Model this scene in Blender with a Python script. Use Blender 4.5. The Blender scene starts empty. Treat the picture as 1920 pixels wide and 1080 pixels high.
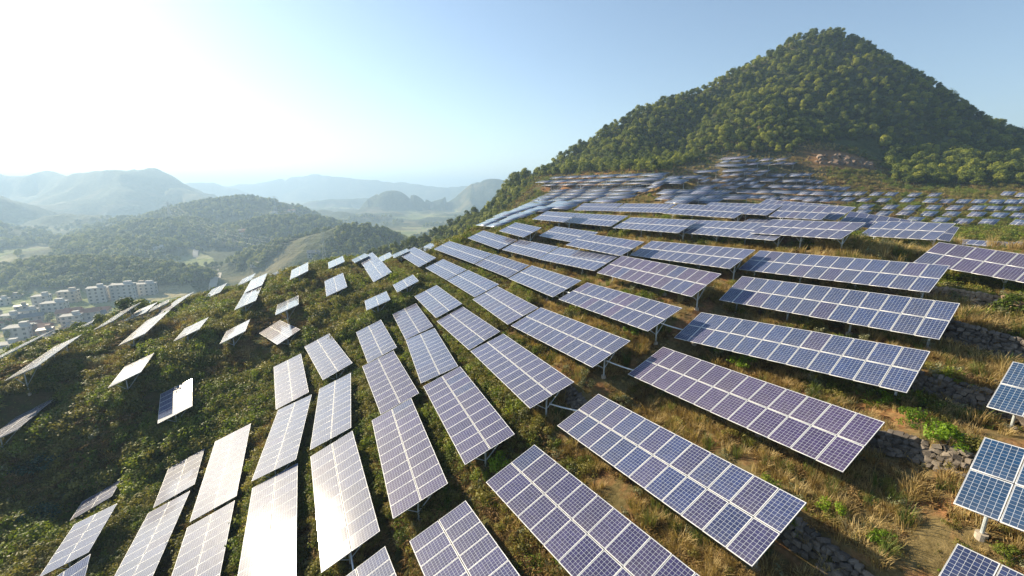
import bpy, bmesh, math, random
import numpy as np
from mathutils import Matrix, Vector, Euler

random.seed(7)
RNG = np.random.default_rng(11)
scene = bpy.context.scene
COL = scene.collection
R = math.radians

# ------------------------------------------------------------------ camera
F, PITCH, ROLL = 797.7, R(12.88), R(0.196)      # focal length in pixels of a 1920 px wide frame
cam = bpy.data.cameras.new('camera')
cam.sensor_width = 36.0
cam.lens = F / 1920 * 36
cam.clip_start = 0.1
cam.clip_end = 40000
cam_o = bpy.data.objects.new('camera', cam)
COL.objects.link(cam_o)
cam_o.matrix_world = Matrix.Rotation(math.pi / 2 - PITCH, 4, 'X') @ Matrix.Rotation(ROLL, 4, 'Z')
scene.camera = cam_o

# ------------------------------------------------------------------ sky, sun, exposure
SUN_AZ, SUN_EL = R(-58.5), R(25.5)
world = bpy.data.worlds.new('World')
scene.world = world
world.use_nodes = True
wn = world.node_tree
sky = wn.nodes.new('ShaderNodeTexSky')
sky.sky_type = 'NISHITA'
sky.sun_disc = False
sky.sun_elevation = SUN_EL
sky.sun_rotation = SUN_AZ
sky.altitude = 300
sky.air_density = 1.0
sky.dust_density = 0.45
sky.ozone_density = 0.7
wn.links.new(sky.outputs[0], wn.nodes['Background'].inputs[0])
wn.nodes['Background'].inputs[1].default_value = 0.077

sun = bpy.data.lights.new('sun', 'SUN')
sun.energy = 5.0
sun.angle = R(0.53)
sun.color = (1.0, 0.85, 0.60)
sun_o = bpy.data.objects.new('sun', sun)
COL.objects.link(sun_o)
SUN_DIR = Vector((math.sin(SUN_AZ) * math.cos(SUN_EL), math.cos(SUN_AZ) * math.cos(SUN_EL), math.sin(SUN_EL)))
sun_o.rotation_euler = (-SUN_DIR).to_track_quat('-Z', 'Y').to_euler()

scene.view_settings.view_transform = 'Standard'
scene.view_settings.look = 'None'
scene.view_settings.exposure = 1.25
scene.view_settings.gamma = 1.0
scene.view_settings.use_curve_mapping = False
scene.render.engine = 'CYCLES'
scene.cycles.use_denoising = True
scene.cycles.denoising_prefilter = 'ACCURATE'
scene.cycles.max_bounces = 6
scene.cycles.diffuse_bounces = 2
scene.cycles.glossy_bounces = 2
scene.cycles.transmission_bounces = 2
scene.cycles.volume_bounces = 1
scene.cycles.transparent_max_bounces = 6
scene.cycles.sample_clamp_indirect = 4.0
scene.cycles.use_adaptive_sampling = True
scene.cycles.adaptive_threshold = 0.008

# ------------------------------------------------------------------ small helpers
CAM_R = np.array([[math.cos(ROLL), math.sin(ROLL) * math.sin(PITCH), math.sin(ROLL) * math.cos(PITCH)],
                  [-math.sin(ROLL), math.cos(ROLL) * math.sin(PITCH), math.cos(ROLL) * math.cos(PITCH)],
                  [0, math.cos(PITCH), -math.sin(PITCH)]])

def ray(u, v):
    "world direction seen at photograph pixel (u, v), scaled to y = 1"
    d = CAM_R.T @ np.array([(u - 960) / F, -(v - 540) / F, 1.0])
    return d / d[1]

def sky_pt(u, v, Y):
    return ray(u, v) * Y

def gp(u, Y, z):
    "ground point in the vertical plane of picture column u, Y metres ahead, at height z"
    dep = Y * math.cos(PITCH) - z * math.sin(PITCH)
    return ((u - 960) / F * dep, Y, z)

def to_px(P):
    Q = np.atleast_2d(P) @ CAM_R.T
    return 960 + F * Q[:, 0] / Q[:, 2], 540 - F * Q[:, 1] / Q[:, 2], Q[:, 2]

def hash2(ix, iy, seed):
    h = (ix.astype(np.int64) * 374761393 + iy.astype(np.int64) * 668265263 + seed * 974711) & 0x7fffffff
    h = ((h ^ (h >> 13)) * 1274126177) & 0x7fffffff
    h = h ^ (h >> 16)
    return (h & 0xffff) / 65535.0

def vnoise(x, y, seed=0):
    ix, iy = np.floor(x), np.floor(y)
    fx, fy = x - ix, y - iy
    fx = fx * fx * (3 - 2 * fx); fy = fy * fy * (3 - 2 * fy)
    a = hash2(ix, iy, seed); b = hash2(ix + 1, iy, seed)
    c = hash2(ix, iy + 1, seed); d = hash2(ix + 1, iy + 1, seed)
    return (a + (b - a) * fx) * (1 - fy) + (c + (d - c) * fx) * fy - 0.5

def fbm(x, y, scale, octaves=4, seed=0):
    s, amp, out = 1.0 / scale, 1.0, 0.0
    for o in range(octaves):
        out = out + amp * vnoise(x * s + 17.3 * o, y * s - 9.1 * o, seed + o)
        s *= 2.03; amp *= 0.5
    return out

def sstep(a, b, x):
    t = np.clip((x - a) / (b - a), 0, 1)
    return t * t * (3 - 2 * t)

def mesh_np(name, verts, faces, mats=(), smooth=False, fmat=None):
    "mesh from numpy arrays; faces is (n,3) or (n,4)"
    me = bpy.data.meshes.new(name)
    verts = np.asarray(verts, dtype=np.float32)
    faces = np.asarray(faces, dtype=np.int32)
    k = faces.shape[1]
    me.vertices.add(len(verts)); me.vertices.foreach_set('co', verts.ravel())
    me.loops.add(faces.size); me.loops.foreach_set('vertex_index', faces.ravel())
    me.polygons.add(len(faces))
    me.polygons.foreach_set('loop_start', np.arange(0, faces.size, k, dtype=np.int32))
    me.polygons.foreach_set('loop_total', np.full(len(faces), k, dtype=np.int32))
    if smooth:
        me.polygons.foreach_set('use_smooth', np.ones(len(faces), dtype=bool))
    for m in mats:
        me.materials.append(m)
    if fmat is not None:
        me.polygons.foreach_set('material_index', np.asarray(fmat, dtype=np.int32))
    me.update(calc_edges=True)
    return me

def obj(name, data, parent=None, label=None, cat=None, group=None, kind=None, loc=None):
    o = bpy.data.objects.new(name, data)
    COL.objects.link(o)
    if parent is not None:
        o.parent = parent
    if loc is not None:
        o.location = loc
    if label: o['label'] = label
    if cat: o['category'] = cat
    if group: o['group'] = group
    if kind: o['kind'] = kind
    return o

class MB:
    "collects boxes, bars and prisms into one mesh"
    def __init__(s): s.v = []; s.f = []
    def box(s, c, h, rot=None):
        b = len(s.v)
        for dx in (-1, 1):
            for dy in (-1, 1):
                for dz in (-1, 1):
                    p = Vector((dx * h[0], dy * h[1], dz * h[2]))
                    if rot is not None: p = rot @ p
                    s.v.append(tuple(p + Vector(c)))
        for q in ((0, 1, 3, 2), (4, 6, 7, 5), (0, 4, 5, 1), (2, 3, 7, 6), (0, 2, 6, 4), (1, 5, 7, 3)):
            s.f.append(tuple(b + i for i in q))
        return s
    def bar(s, a, b, r, n=6):
        a, b = Vector(a), Vector(b)
        q = (b - a).to_track_quat('Z', 'Y')
        k = len(s.v)
        for p in (a, b):
            for i in range(n):
                t = 2 * math.pi * i / n
                s.v.append(tuple(p + q @ Vector((r * math.cos(t), r * math.sin(t), 0))))
        for i in range(n):
            j = (i + 1) % n
            s.f.append((k + i, k + j, k + n + j, k + n + i))
        s.f.append(tuple(k + i for i in reversed(range(n))))
        s.f.append(tuple(k + n + i for i in range(n)))
        return s
    def mesh(s, name, mat):
        me = bpy.data.meshes.new(name)
        me.from_pydata(s.v, [], s.f)
        me.materials.append(mat)
        me.update()
        return me

# ------------------------------------------------------------------ materials
def new_mat(name):
    m = bpy.data.materials.new(name)
    m.use_nodes = True
    nt = m.node_tree
    return m, nt, nt.nodes['Principled BSDF']

def N(nt, t, **kw):
    n = nt.nodes.new(t)
    for k, v in kw.items():
        if k.startswith('i_'):
            key = k[2:]
            key = int(key) if key.isdigit() else key
            n.inputs[key].default_value = v
        else:
            setattr(n, k, v)
    return n

def math_n(nt, op, a, b=None, c=None):
    n = nt.nodes.new('ShaderNodeMath'); n.operation = op
    for i, x in enumerate((a, b, c)):
        if x is None: continue
        if isinstance(x, (int, float)): n.inputs[i].default_value = x
        else: nt.links.new(x, n.inputs[i])
    return n.outputs[0]

def mixc(nt, fac, a, b, blend='MIX'):
    n = nt.nodes.new('ShaderNodeMix'); n.data_type = 'RGBA'; n.blend_type = blend
    for i, x in ((0, fac), (6, a), (7, b)):
        if isinstance(x, (int, float)): n.inputs[i].default_value = x
        elif isinstance(x, tuple): n.inputs[i].default_value = (*x, 1) if len(x) == 3 else x
        else: nt.links.new(x, n.inputs[i])
    return n.outputs[2]

def ramp(nt, fac, stops):
    n = nt.nodes.new('ShaderNodeValToRGB')
    while len(n.color_ramp.elements) < len(stops): n.color_ramp.elements.new(0.5)
    for e, (p, c) in zip(n.color_ramp.elements, stops):
        e.position = p; e.color = (*c, 1)
    nt.links.new(fac, n.inputs[0])
    return n.outputs[0]

def noise(nt, scale, detail=4, vec=None, rough=0.55):
    n = N(nt, 'ShaderNodeTexNoise', i_Scale=scale, i_Detail=detail, i_Roughness=rough)
    if vec is not None: nt.links.new(vec, n.inputs['Vector'])
    return n.outputs[0]

def simple_mat(name, col, rough=0.6, metal=0.0, var=0.0, scale=3.0, spec=0.5):
    m, nt, b = new_mat(name)
    b.inputs['Roughness'].default_value = rough
    b.inputs['Metallic'].default_value = metal
    b.inputs['Specular IOR Level'].default_value = spec
    if var:
        tc = N(nt, 'ShaderNodeTexCoord')
        nz = noise(nt, scale, 5, tc.outputs['Object'])
        lo = tuple(c * (1 - var) for c in col); hi = tuple(min(1, c * (1 + var)) for c in col)
        nt.links.new(ramp(nt, nz, [(0.3, lo), (0.7, hi)]), b.inputs['Base Color'])
    else:
        b.inputs['Base Color'].default_value = (*col, 1)
    return m

def leaf_mat(name, dark, mid, light, trans=0.25, rough=0.55, obj_w=0.55):
    "foliage: varies from leaf to leaf and from plant to plant"
    m, nt, b = new_mat(name)
    gi = N(nt, 'ShaderNodeNewGeometry'); oi = N(nt, 'ShaderNodeObjectInfo')
    f = math_n(nt, 'ADD', math_n(nt, 'MULTIPLY', gi.outputs['Random Per Island'], 1 - obj_w),
               math_n(nt, 'MULTIPLY', oi.outputs['Random'], obj_w))
    c = ramp(nt, f, [(0.12, dark), (0.5, mid), (0.9, light)])
    nt.links.new(c, b.inputs['Base Color'])
    b.inputs['Roughness'].default_value = rough
    b.inputs['Specular IOR Level'].default_value = 0.25
    tr = N(nt, 'ShaderNodeBsdfTranslucent')
    nt.links.new(mixc(nt, 1.0, c, (1.0, 1.0, 0.5), 'MULTIPLY'), tr.inputs['Color'])
    mx = N(nt, 'ShaderNodeMixShader', i_0=trans)
    nt.links.new(b.outputs[0], mx.inputs[1]); nt.links.new(tr.outputs[0], mx.inputs[2])
    nt.links.new(mx.outputs[0], nt.nodes['Material Output'].inputs['Surface'])
    return m

def cell_material(name, per_table):
    """photovoltaic glass: printed cells under glass. UV runs 0..1 over one module, or, when
    per_table, 0..columns by 0..2 over the whole panel"""
    m, nt, b = new_mat(name)
    uv = N(nt, 'ShaderNodeUVMap')
    sep = N(nt, 'ShaderNodeSeparateXYZ'); nt.links.new(uv.outputs[0], sep.inputs[0])
    u, v = sep.outputs[0], sep.outputs[1]
    mu, mv = math_n(nt, 'FRACT', u), math_n(nt, 'FRACT', v)
    def line(c, w):
        d = math_n(nt, 'ABSOLUTE', math_n(nt, 'SUBTRACT', math_n(nt, 'FRACT', c), 0.5))
        return math_n(nt, 'GREATER_THAN', d, 0.5 - w)
    # margins of white backsheet round the 6 x 10 cells
    cu = math_n(nt, 'MULTIPLY', math_n(nt, 'DIVIDE', math_n(nt, 'SUBTRACT', mu, 0.018), 0.964), 6.0)
    cv = math_n(nt, 'MULTIPLY', math_n(nt, 'DIVIDE', math_n(nt, 'SUBTRACT', mv, 0.014), 0.972), 10.0)
    grid = math_n(nt, 'MAXIMUM', line(cu, 0.028), line(cv, 0.028))
    edge_u = math_n(nt, 'GREATER_THAN', math_n(nt, 'ABSOLUTE', math_n(nt, 'SUBTRACT', mu, 0.5)), 0.487)
    edge_v = math_n(nt, 'GREATER_THAN', math_n(nt, 'ABSOLUTE', math_n(nt, 'SUBTRACT', mv, 0.5)), 0.490)
    edge = math_n(nt, 'MAXIMUM', edge_u, edge_v)
    oi = N(nt, 'ShaderNodeObjectInfo')
    base = oi.outputs['Color']
    tc = N(nt, 'ShaderNodeTexCoord')
    # crystal grain from cell to cell
    comb = N(nt, 'ShaderNodeCombineXYZ')
    nt.links.new(math_n(nt, 'FLOOR', cu), comb.inputs[0]); nt.links.new(math_n(nt, 'FLOOR', cv), comb.inputs[1])
    nt.links.new(math_n(nt, 'MULTIPLY', oi.outputs['Random'], 91.0), comb.inputs[2])
    wn_ = N(nt, 'ShaderNodeTexWhiteNoise'); nt.links.new(comb.outputs[0], wn_.inputs['Vector'])
    cvar = math_n(nt, 'ADD', math_n(nt, 'MULTIPLY', wn_.outputs[0], 0.35), 0.82)
    cell = mixc(nt, 1.0, base, cvar, 'MULTIPLY')
    c1 = mixc(nt, grid, cell, (0.46, 0.50, 0.56))
    c2 = mixc(nt, edge, c1, (0.62, 0.63, 0.65))
    # dust that has settled on the glass
    dz = noise(nt, 1.3, 6, tc.outputs['Object'], 0.65)
    band = math_n(nt, 'POWER', math_n(nt, 'SUBTRACT', 1.0, mv), 9.0)          # grime that gathers along the low frame
    film = math_n(nt, 'ADD', math_n(nt, 'MULTIPLY', oi.outputs['Random'], 0.05), math_n(nt, 'MULTIPLY', band, 0.16))
    dust = math_n(nt, 'ADD', math_n(nt, 'MULTIPLY', math_n(nt, 'SUBTRACT', dz, 0.25), 0.09), math_n(nt, 'MULTIPLY', film, dz))
    c3 = mixc(nt, dust, c2, (0.55, 0.47, 0.40))
    nt.links.new(c3, b.inputs['Base Color'])
    rz = noise(nt, 2.1, 3, tc.outputs['Object'])
    nt.links.new(math_n(nt, 'ADD', math_n(nt, 'MULTIPLY', rz, 0.12), 0.42), b.inputs['Roughness'])
    b.inputs['Specular IOR Level'].default_value = 0.07
    b.inputs['Coat Weight'].default_value = 1.0
    b.inputs['Coat Roughness'].default_value = 0.077
    b.inputs['Coat IOR'].default_value = 1.40
    return m

M_CELL = cell_material('photovoltaic_glass', False)
M_FRAME = simple_mat('anodised_aluminium', (0.60, 0.60, 0.61), 0.45, 0.35)
M_STEEL = simple_mat('galvanised_steel', (0.52, 0.56, 0.57), 0.5, 0.3, 0.18, 6)
M_BACK = simple_mat('white_backsheet', (0.55, 0.57, 0.60), 0.6)
M_CONC = simple_mat('concrete', (0.42, 0.36, 0.29), 0.9, 0, 0.25, 8)
M_PIPE = simple_mat('white_conduit', (0.75, 0.77, 0.78), 0.45)
M_STONE = None

def stone_material(name, a, b_, c):
    m, nt, b = new_mat(name)
    tc = N(nt, 'ShaderNodeTexCoord'); oi = N(nt, 'ShaderNodeObjectInfo')
    nz = noise(nt, 5.0, 6, tc.outputs['Object'], 0.7)
    f = math_n(nt, 'ADD', math_n(nt, 'MULTIPLY', nz, 0.6), math_n(nt, 'MULTIPLY', oi.outputs['Random'], 0.4))
    nt.links.new(ramp(nt, f, [(0.25, a), (0.5, b_), (0.75, c)]), b.inputs['Base Color'])
    b.inputs['Roughness'].default_value = 0.9
    bp = N(nt, 'ShaderNodeBump', i_Strength=0.5, i_Distance=0.03)
    nt.links.new(noise(nt, 18.0, 5, tc.outputs['Object']), bp.inputs['Height'])
    nt.links.new(bp.outputs[0], b.inputs['Normal'])
    return m

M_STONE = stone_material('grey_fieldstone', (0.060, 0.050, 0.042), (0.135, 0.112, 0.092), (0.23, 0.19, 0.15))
M_WARM = stone_material('ochre_fieldstone', (0.17, 0.11, 0.07), (0.32, 0.22, 0.14), (0.46, 0.35, 0.24))
M_PINK = stone_material('pale_quarry_rock', (0.08, 0.055, 0.04), (0.17, 0.12, 0.085), (0.30, 0.22, 0.16))
NEAR = {
  1:(11.64,20.89,-10.51,152.34,3.32,23.34,12), 2:(6.81,18.16,-12.39,152.85,5.16,23.05,12), 4:(3.92,31.64,-10.77,154.26,3.48,23.21,12), 
  5:(8.07,32.99,-8.76,153.57,1.73,22.1,11), 6:(12,35.91,-6.88,153.16,0.62,25.91,11), 7:(16.72,40.82,-5.8,153.93,2.34,24.8,12), 
  8:(7.22,48.74,-7.53,155.43,2.59,23.58,12), 11:(1.13,68.15,-6.01,154.66,-1.22,23.32,9), 12:(2.27,59.82,-7.93,154.09,1.07,24.27,11), 
  13:(-3.7,72.09,-7.99,154.29,-1.32,22.43,14), 14:(-8.71,71.18,-9.96,150.85,-0.28,22.75,18), 15:(-1.62,57.78,-9.96,151.01,-0.92,23.56,10), 
  16:(3.11,44.48,-9.23,157.38,1.71,23.8,11), 17:(-10.48,65.21,-11.88,153.21,0.22,22.2,11), 18:(-5.29,53.73,-11.55,154.99,0.71,21.76,11), 
  19:(-1.03,42.89,-11.43,158.07,1.5,22.89,11), 20:(-9.36,50.97,-13.19,155.19,0.42,22.74,11), 21:(-4.68,41.1,-13.35,153.74,0.79,22.83,10), 
  22:(0.19,30,-12.76,157.03,3,20.52,12), 23:(-12.26,49.68,-15.38,156.77,-1.03,20.12,10), 24:(-8.04,38.76,-15.21,160.45,1.82,18.32,12), 
  25:(-3.46,27.17,-14.75,156.34,0.55,20.85,11), 26:(-15.95,46.99,-16.93,153.88,-1.57,22.21,10), 27:(-11.26,35.88,-16.69,153.23,-1,20.06,10), 
  28:(-7.2,25.38,-16.75,156.5,0.31,22.28,11), 29:(-21.91,47.28,-18.92,146.21,0.57,21.26,12), 30:(-16.05,34.96,-18.95,159.58,0.13,22.57,11), 
  31:(-11.1,23.96,-18.82,152.58,-0.26,23.03,11), 32:(-25.05,44.53,-20.76,150.56,-1.93,20.7,11), 33:(-19.74,33.49,-20.63,160.92,-0.18,20.36,11), 
  35:(-24.95,32.63,-23.41,154.12,-1.29,22.6,11), 37:(-31.03,34.98,-26.23,151.55,0.22,21.65,6), 43:(-37.66,43.71,-23,144.69,-8.64,21.17,6), 
  44:(-45.44,47.48,-21.02,152.01,-1.77,22.95,6), 45:(-45.31,57.41,-19.21,154.99,-0.08,23.43,6), 46:(-38.65,56.67,-19.27,154.02,0.41,23.88,6), 
  48:(-53.43,45.87,-18.65,158.02,-8.15,23.87,9), 49:(-54.13,60.18,-19.75,155.15,-1.18,23.07,12), 53:(-64.59,90.29,-21.49,153.99,-0.04,22.63,10), 
  55:(-50.4,81.99,-17.81,156.12,-2.91,22.42,10), 56:(-46.01,72.36,-18.22,153.7,1.16,21.83,14), 57:(-39.93,78.62,-14.75,154.78,-0.1,24.22,10), 
  59:(-36.88,88.08,-14.69,156.34,0.78,21.93,9), 60:(-29.14,68.5,-15.07,155.39,-2.49,22.39,10), 61:(-34.22,62.66,-17.05,153.52,3.02,21.12,8), 
  62:(-34.3,59.56,-20.3,138.3,6.48,25,11), 63:(-18.83,57.47,-14.97,158.79,1.65,20.65,6), 64:(-15.43,60.19,-13.09,157.84,0.13,24.06,5), 
  65:(-29.96,87.97,-14.14,153.8,-1.03,25.85,10), 66:(-24.16,75.02,-13.93,155.22,-0.74,25.28,13), 67:(-17.6,77.48,-11.79,152.37,-0.89,24.06,14), 
  73:(15.78,23.65,-8.7,146.2,4.49,23.16,12), 74:(20.22,26.97,-7.01,146.72,2.38,26.86,12), 75:(23.68,31.32,-5.53,148.93,2.2,24.64,12), 
  80:(37.94,41.38,-3.57,157.7,1.59,24.62,6), 82:(23.04,44.88,-3.84,159.25,1.8,24.56,12), 83:(17.73,54.46,-4.11,156.67,1.74,24.28,12), 
  84:(12.67,66.63,-4.29,154.9,1.13,24.88,12), 88:(26.4,59.62,-2.57,154.86,-0.14,23.74,12), 90:(35.07,52.33,-2.39,152.51,-0.29,25.57,6), 
  3:(3.25,15.36,-14.26,147.31,1.83,19.5,12), 9:(10.2,48.25,-5.83,153.7,0.26,22.55,10), 10:(7.88,62.14,-6.16,154.6,0.14,24.16,11), 
  34:(-15.57,23.41,-21.22,154.18,0.6,20.38,11), 36:(-20.03,22.36,-23.71,153.67,0.17,20.62,11), 38:(-27.43,26.81,-26.37,155.93,0.98,21.08,11), 
  39:(-39.67,35.16,-28.92,150.47,3.48,23.11,3), 40:(-34.73,28.98,-27.43,157.71,-5.5,21.16,5), 41:(-29.17,20.86,-27.66,145.6,-7.59,25.66,11), 
  47:(-60.05,46.88,-27.6,152.55,1.43,21.67,8), 50:(-64.44,78.24,-21.31,164.14,-4.77,23.73,11), 51:(-67.61,69.97,-21.15,158.28,-2.23,25.67,11), 
  52:(-66.9,73.94,-21.45,154.73,-1.49,21.43,7), 97:(-69.08,80.51,-22.12,141.92,6.68,23.95,8), 98:(-69.81,56.55,-21.87,154.05,1.49,22.99,14), 
  99:(-74.61,70.43,-23.25,136.66,9.11,24.41,8), 54:(-65.07,102.1,-21.42,156.09,-0.29,23.04,9), 58:(-55.41,97.88,-19.1,158.07,2.98,23.14,9), 
  70:(-19.62,98.27,-12.89,155.86,2.93,24.2,7), 69:(-30.6,101.4,-15.69,160.99,2.39,23.21,11), 68:(-22.62,85.69,-12.4,162.79,4.1,22.12,9), 
  71:(-33.52,92.88,-14.56,155.66,4.79,23.4,10), 76:(32.9,25.44,-4.76,153.57,-4.59,23.4,12), 77:(24.26,11.84,-7.95,148.53,0.9,23.71,12), 
  78:(18.91,7.7,-8.85,147.47,3.44,23.78,12), 79:(16.66,6.01,-11.82,151.12,3.79,23.47,12), 81:(26.2,38.57,-3.22,155.99,1.59,21.54,8), 
  85:(7.19,72.72,-4.21,153.12,0.59,23.3,10), 86:(18.64,95,-3.41,147.28,1.44,27.15,12), 87:(23.91,79.6,-2.98,153.49,1.36,25.87,13), 
  89:(32.72,63.28,-2.4,156.81,0.24,24.32,12), 91:(37.08,56.26,-2.16,160.65,-3.22,26.1,12), 92:(35.51,60.1,-4.49,160.61,2.49,22.96,8), 
  93:(40.52,51.32,-3.69,157.83,-0.25,23.31,3), 94:(45.05,50.41,-3.8,141.4,-7.75,24.57,10), 95:(74.73,68.21,-8.22,158.52,1.38,21.67,7), 
  96:(75.95,59.49,-7.92,154.65,-1.43,22.74,8), 100:(-0.98,13.72,-16.09,151.89,7.35,19.38,12), 101:(-5.46,14.02,-19.45,149.6,4.52,20.6,11), 
}
# ------------------------------------------------------------------ terrain
TILT_W = 3.34           # length of a table across its two module rows
PITCH_M = 1.012         # module spacing along a table

def table_frame(az, sl, ti):
    a, s, t = R(az), R(sl), R(ti)
    e1 = np.array([math.sin(a) * math.cos(s), math.cos(a) * math.cos(s), math.sin(s)])
    h = np.cross(e1, [0, 0, 1.0]); h /= np.linalg.norm(h)
    n0 = np.cross(h, e1)
    e2 = math.cos(t) * h - math.sin(t) * n0
    n = np.cross(e2, e1)
    return e1, e2, (n if n[2] > 0 else -n)

STAND = 1.72            # height of a table's middle above the ground

# crowded rows under the left shoulder of the hill: photo pixels of both ends and the distance of the far one
CROWD = [(1034, 332.5, 1251, 325.8, 190), (1008, 340.5, 1243, 334.2, 186), (1019, 345.8, 1228, 340.8, 180), (1042, 350.8, 1207, 348.7, 174), (1033, 356.7, 1197, 354.2, 168),
         (1027, 362, 1191, 361.3, 160), (1014, 367.5, 1190, 368.3, 152), (1002, 372.8, 1163, 375.8, 142), (992, 379.2, 1087, 381.7, 130), (980, 384.2, 1077, 388.3, 120),
         (970, 389.2, 1032, 392.5, 112), (955, 395, 1010, 397, 105), (935, 401, 992, 404, 98), (920, 409, 968, 412, 93), (904, 417, 945, 421, 88)]
ROW_AZ = R(153.9)
CROWD_ROWS = []
for (x0, y0, x1, y1, Y0) in CROWD:
    p0 = sky_pt(x0, y0, Y0 * (1.08 if y0 < 380 else 1.03))
    d1 = ray(x1, y1)
    # the row runs along ROW_AZ until it meets the vertical plane of its right end
    e = np.array([math.sin(ROW_AZ), math.cos(ROW_AZ)])
    t = np.linalg.solve(np.array([[e[0], -d1[0]], [e[1], -d1[1]]]), -p0[:2])
    p1 = d1 * t[1]
    CROWD_ROWS.append((p0, p1))
for k, f in ((34, 0.985), (101, 0.962), (92, 0.94), (62, 0.975), (47, 0.90), (48, 1.10), (44, 0.99)):     # nudged along the line of sight, clear of each other
    NEAR[k] = tuple(a * f for a in NEAR[k][:3]) + NEAR[k][3:]
NEAR[35] = NEAR[35][:5] + (20.7,) + NEAR[35][6:]
NEAR[48] = NEAR[48][:4] + (-4.0, 23.5, 10)
ctrl = []
for k, (x, y, z, az, sl, ti, n) in NEAR.items():
    e1, e2, _ = table_frame(az, sl, ti)
    for s in (-0.42, 0.0, 0.42):
        p = np.array([x, y, z]) + e1 * s * n * PITCH_M
        ctrl.append((p[0], p[1], p[2] - STAND))
for p0, p1 in CROWD_ROWS:
    for f in (0.0, 0.33, 0.67, 1.0):
        p = p0 + (p1 - p0) * f
        ctrl.append((p[0], p[1], p[2] - 1.6))
ctrl += [gp(*a) for a in (
    (860, 105, -16), (1180, 178, 8.0), (1260, 165, 6.0),
    (1400, 110, -5.2), (1500, 110, -5.6),
    (1300, 150, -3.9), (1450, 150, -3.9), (1350, 165, -0.6), (1480, 165, -0.6), (1350, 175, 2.5), (1500, 175, 2.5),
    (1350, 185, 6.4), (1450, 185, 6.4), (1380, 192, 10), (1460, 192, 10), (1400, 200, 14), (1480, 200, 14),
    (1560, 150, -1.0), (1560, 130, -4.6), (1560, 175, 4), (1600, 190, 9),
    # field of single tables
    (1650, 152, -2.7), (1750, 150, -2.7), (1900, 146, -2.7), (1650, 140, -4.5), (1750, 138, -4.5), (1900, 135, -4.5),
    (1650, 128, -6.4), (1750, 126, -6.4), (1900, 124, -6.4), (1650, 118, -7.8), (1750, 117, -7.8), (1900, 115, -7.8),
    (1700, 106, -9.2), (1900, 104, -9.2), (2200, 110, -8), (2200, 60, -7), (2100, 40, -5),
    (1700, 178, 2.0), (1850, 174, 2.0), (2000, 168, 3), (1750, 200, 9), (1900, 196, 10), (2100, 186, 12), (1700, 225, 20), (1950, 220, 22),
    # behind the crest of the spur and down to the valley
    (640, 112, -19), (560, 112, -24), (700, 118, -21), (770, 118, -20), (840, 125, -19), (520, 125, -37), (640, 140, -42), (760, 150, -40),
    (860, 165, -33), (930, 185, -20), (960, 160, -9), (640, 200, -75), (800, 210, -52), (450, 120, -42), (330, 110, -40), (200, 100, -42),
    (100, 92, -40), (0, 90, -46), (350, 160, -75), (150, 150, -80), (-100, 120, -75), (-100, 70, -40), (-300, 60, -45),
    (500, 260, -98), (800, 280, -85), (200, 230, -98), (-200, 200, -98),
    (960, 245, 5), (1100, 250, 8), (1300, 260, 15), (1500, 260, 30), (1900, 280, 25))]
ctrl += [(0, -10, -14), (20, -10, -10), (-20, -10, -24), (45, 0, -4), (60, 30, -3.5), (60, -20, -2), (-40, 10, -30), (-60, 20, -35), (-50, 30, -30.5), (0, 4, -15.8),
         (8, 4, -13.8), (-45, 38, -29.5), (-38, 50, -24.0), (-30, 50, -23.0), (0, -60, -18), (60, -60, 0), (-80, -40, -50)]
ctrl = np.array(ctrl, dtype=float)

class RBF:
    def __init__(s, P, c=3.0, lam=0.4):
        s.P = P; s.c = c
        n = len(P)
        K = -np.sqrt(((P[:, None, :2] - P[None, :, :2]) ** 2).sum(2) + c * c)
        A = np.zeros((n + 3, n + 3))
        A[:n, :n] = K + lam * np.eye(n)
        A[:n, n] = 1; A[:n, n + 1:] = P[:, :2]; A[n:, :n] = A[:n, n:].T
        s.w = np.linalg.solve(A, np.concatenate([P[:, 2], np.zeros(3)]))
    def __call__(s, x, y):
        out = np.empty(len(x))
        n = len(s.P)
        for i in range(0, len(x), 20000):
            X, Y = x[i:i + 20000, None], y[i:i + 20000, None]
            K = -np.sqrt((X - s.P[:, 0]) ** 2 + (Y - s.P[:, 1]) ** 2 + s.c ** 2)
            out[i:i + 20000] = K @ s.w[:n] + s.w[n] + s.w[n + 1] * X[:, 0] + s.w[n + 2] * Y[:, 0]
        return out

SPUR = RBF(ctrl)

# ridges: picture column, picture row of the bare crest, metres ahead
def crest(pts):
    return np.array([sky_pt(*p) for p in pts])

RIDGES = [  # crest line, slope of its sides, roughness, rounding of the crest
    (crest([(640, 500, 268), (700, 482, 262), (760, 466, 258), (830, 436, 256), (900, 398, 256), (950, 366, 258), (1010, 334, 262), (1080, 285, 268),
            (1150, 242, 274), (1200, 218, 279), (1250, 194, 284), (1300, 176, 288), (1380, 136, 294), (1450, 102, 298), (1490, 80, 300), (1525, 70, 302), (1560, 67, 302), (1600, 84, 302), (1620, 104, 302),
            (1650, 140, 300), (1700, 180, 297), (1750, 212, 294), (1800, 270, 290), (1860, 238, 284), (1920, 266, 278), (2020, 305, 270), (2300, 350, 240)]), 1.02, 7, 6),
    (crest([(1560, 69, 301), (1590, 138, 278), (1612, 194, 254), (1628, 254, 228)]), 1.05, 5, 4),
    (crest([(1450, 114, 297), (1400, 190, 265), (1360, 250, 235)]), 0.62, 5, 8),
    (crest([(1230, 212, 281), (1180, 262, 250), (1150, 300, 228)]), 0.6, 5, 8),
    (crest([(1750, 216, 292), (1790, 275, 245), (1830, 318, 190)]), 0.45, 4, 10),
]
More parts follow.
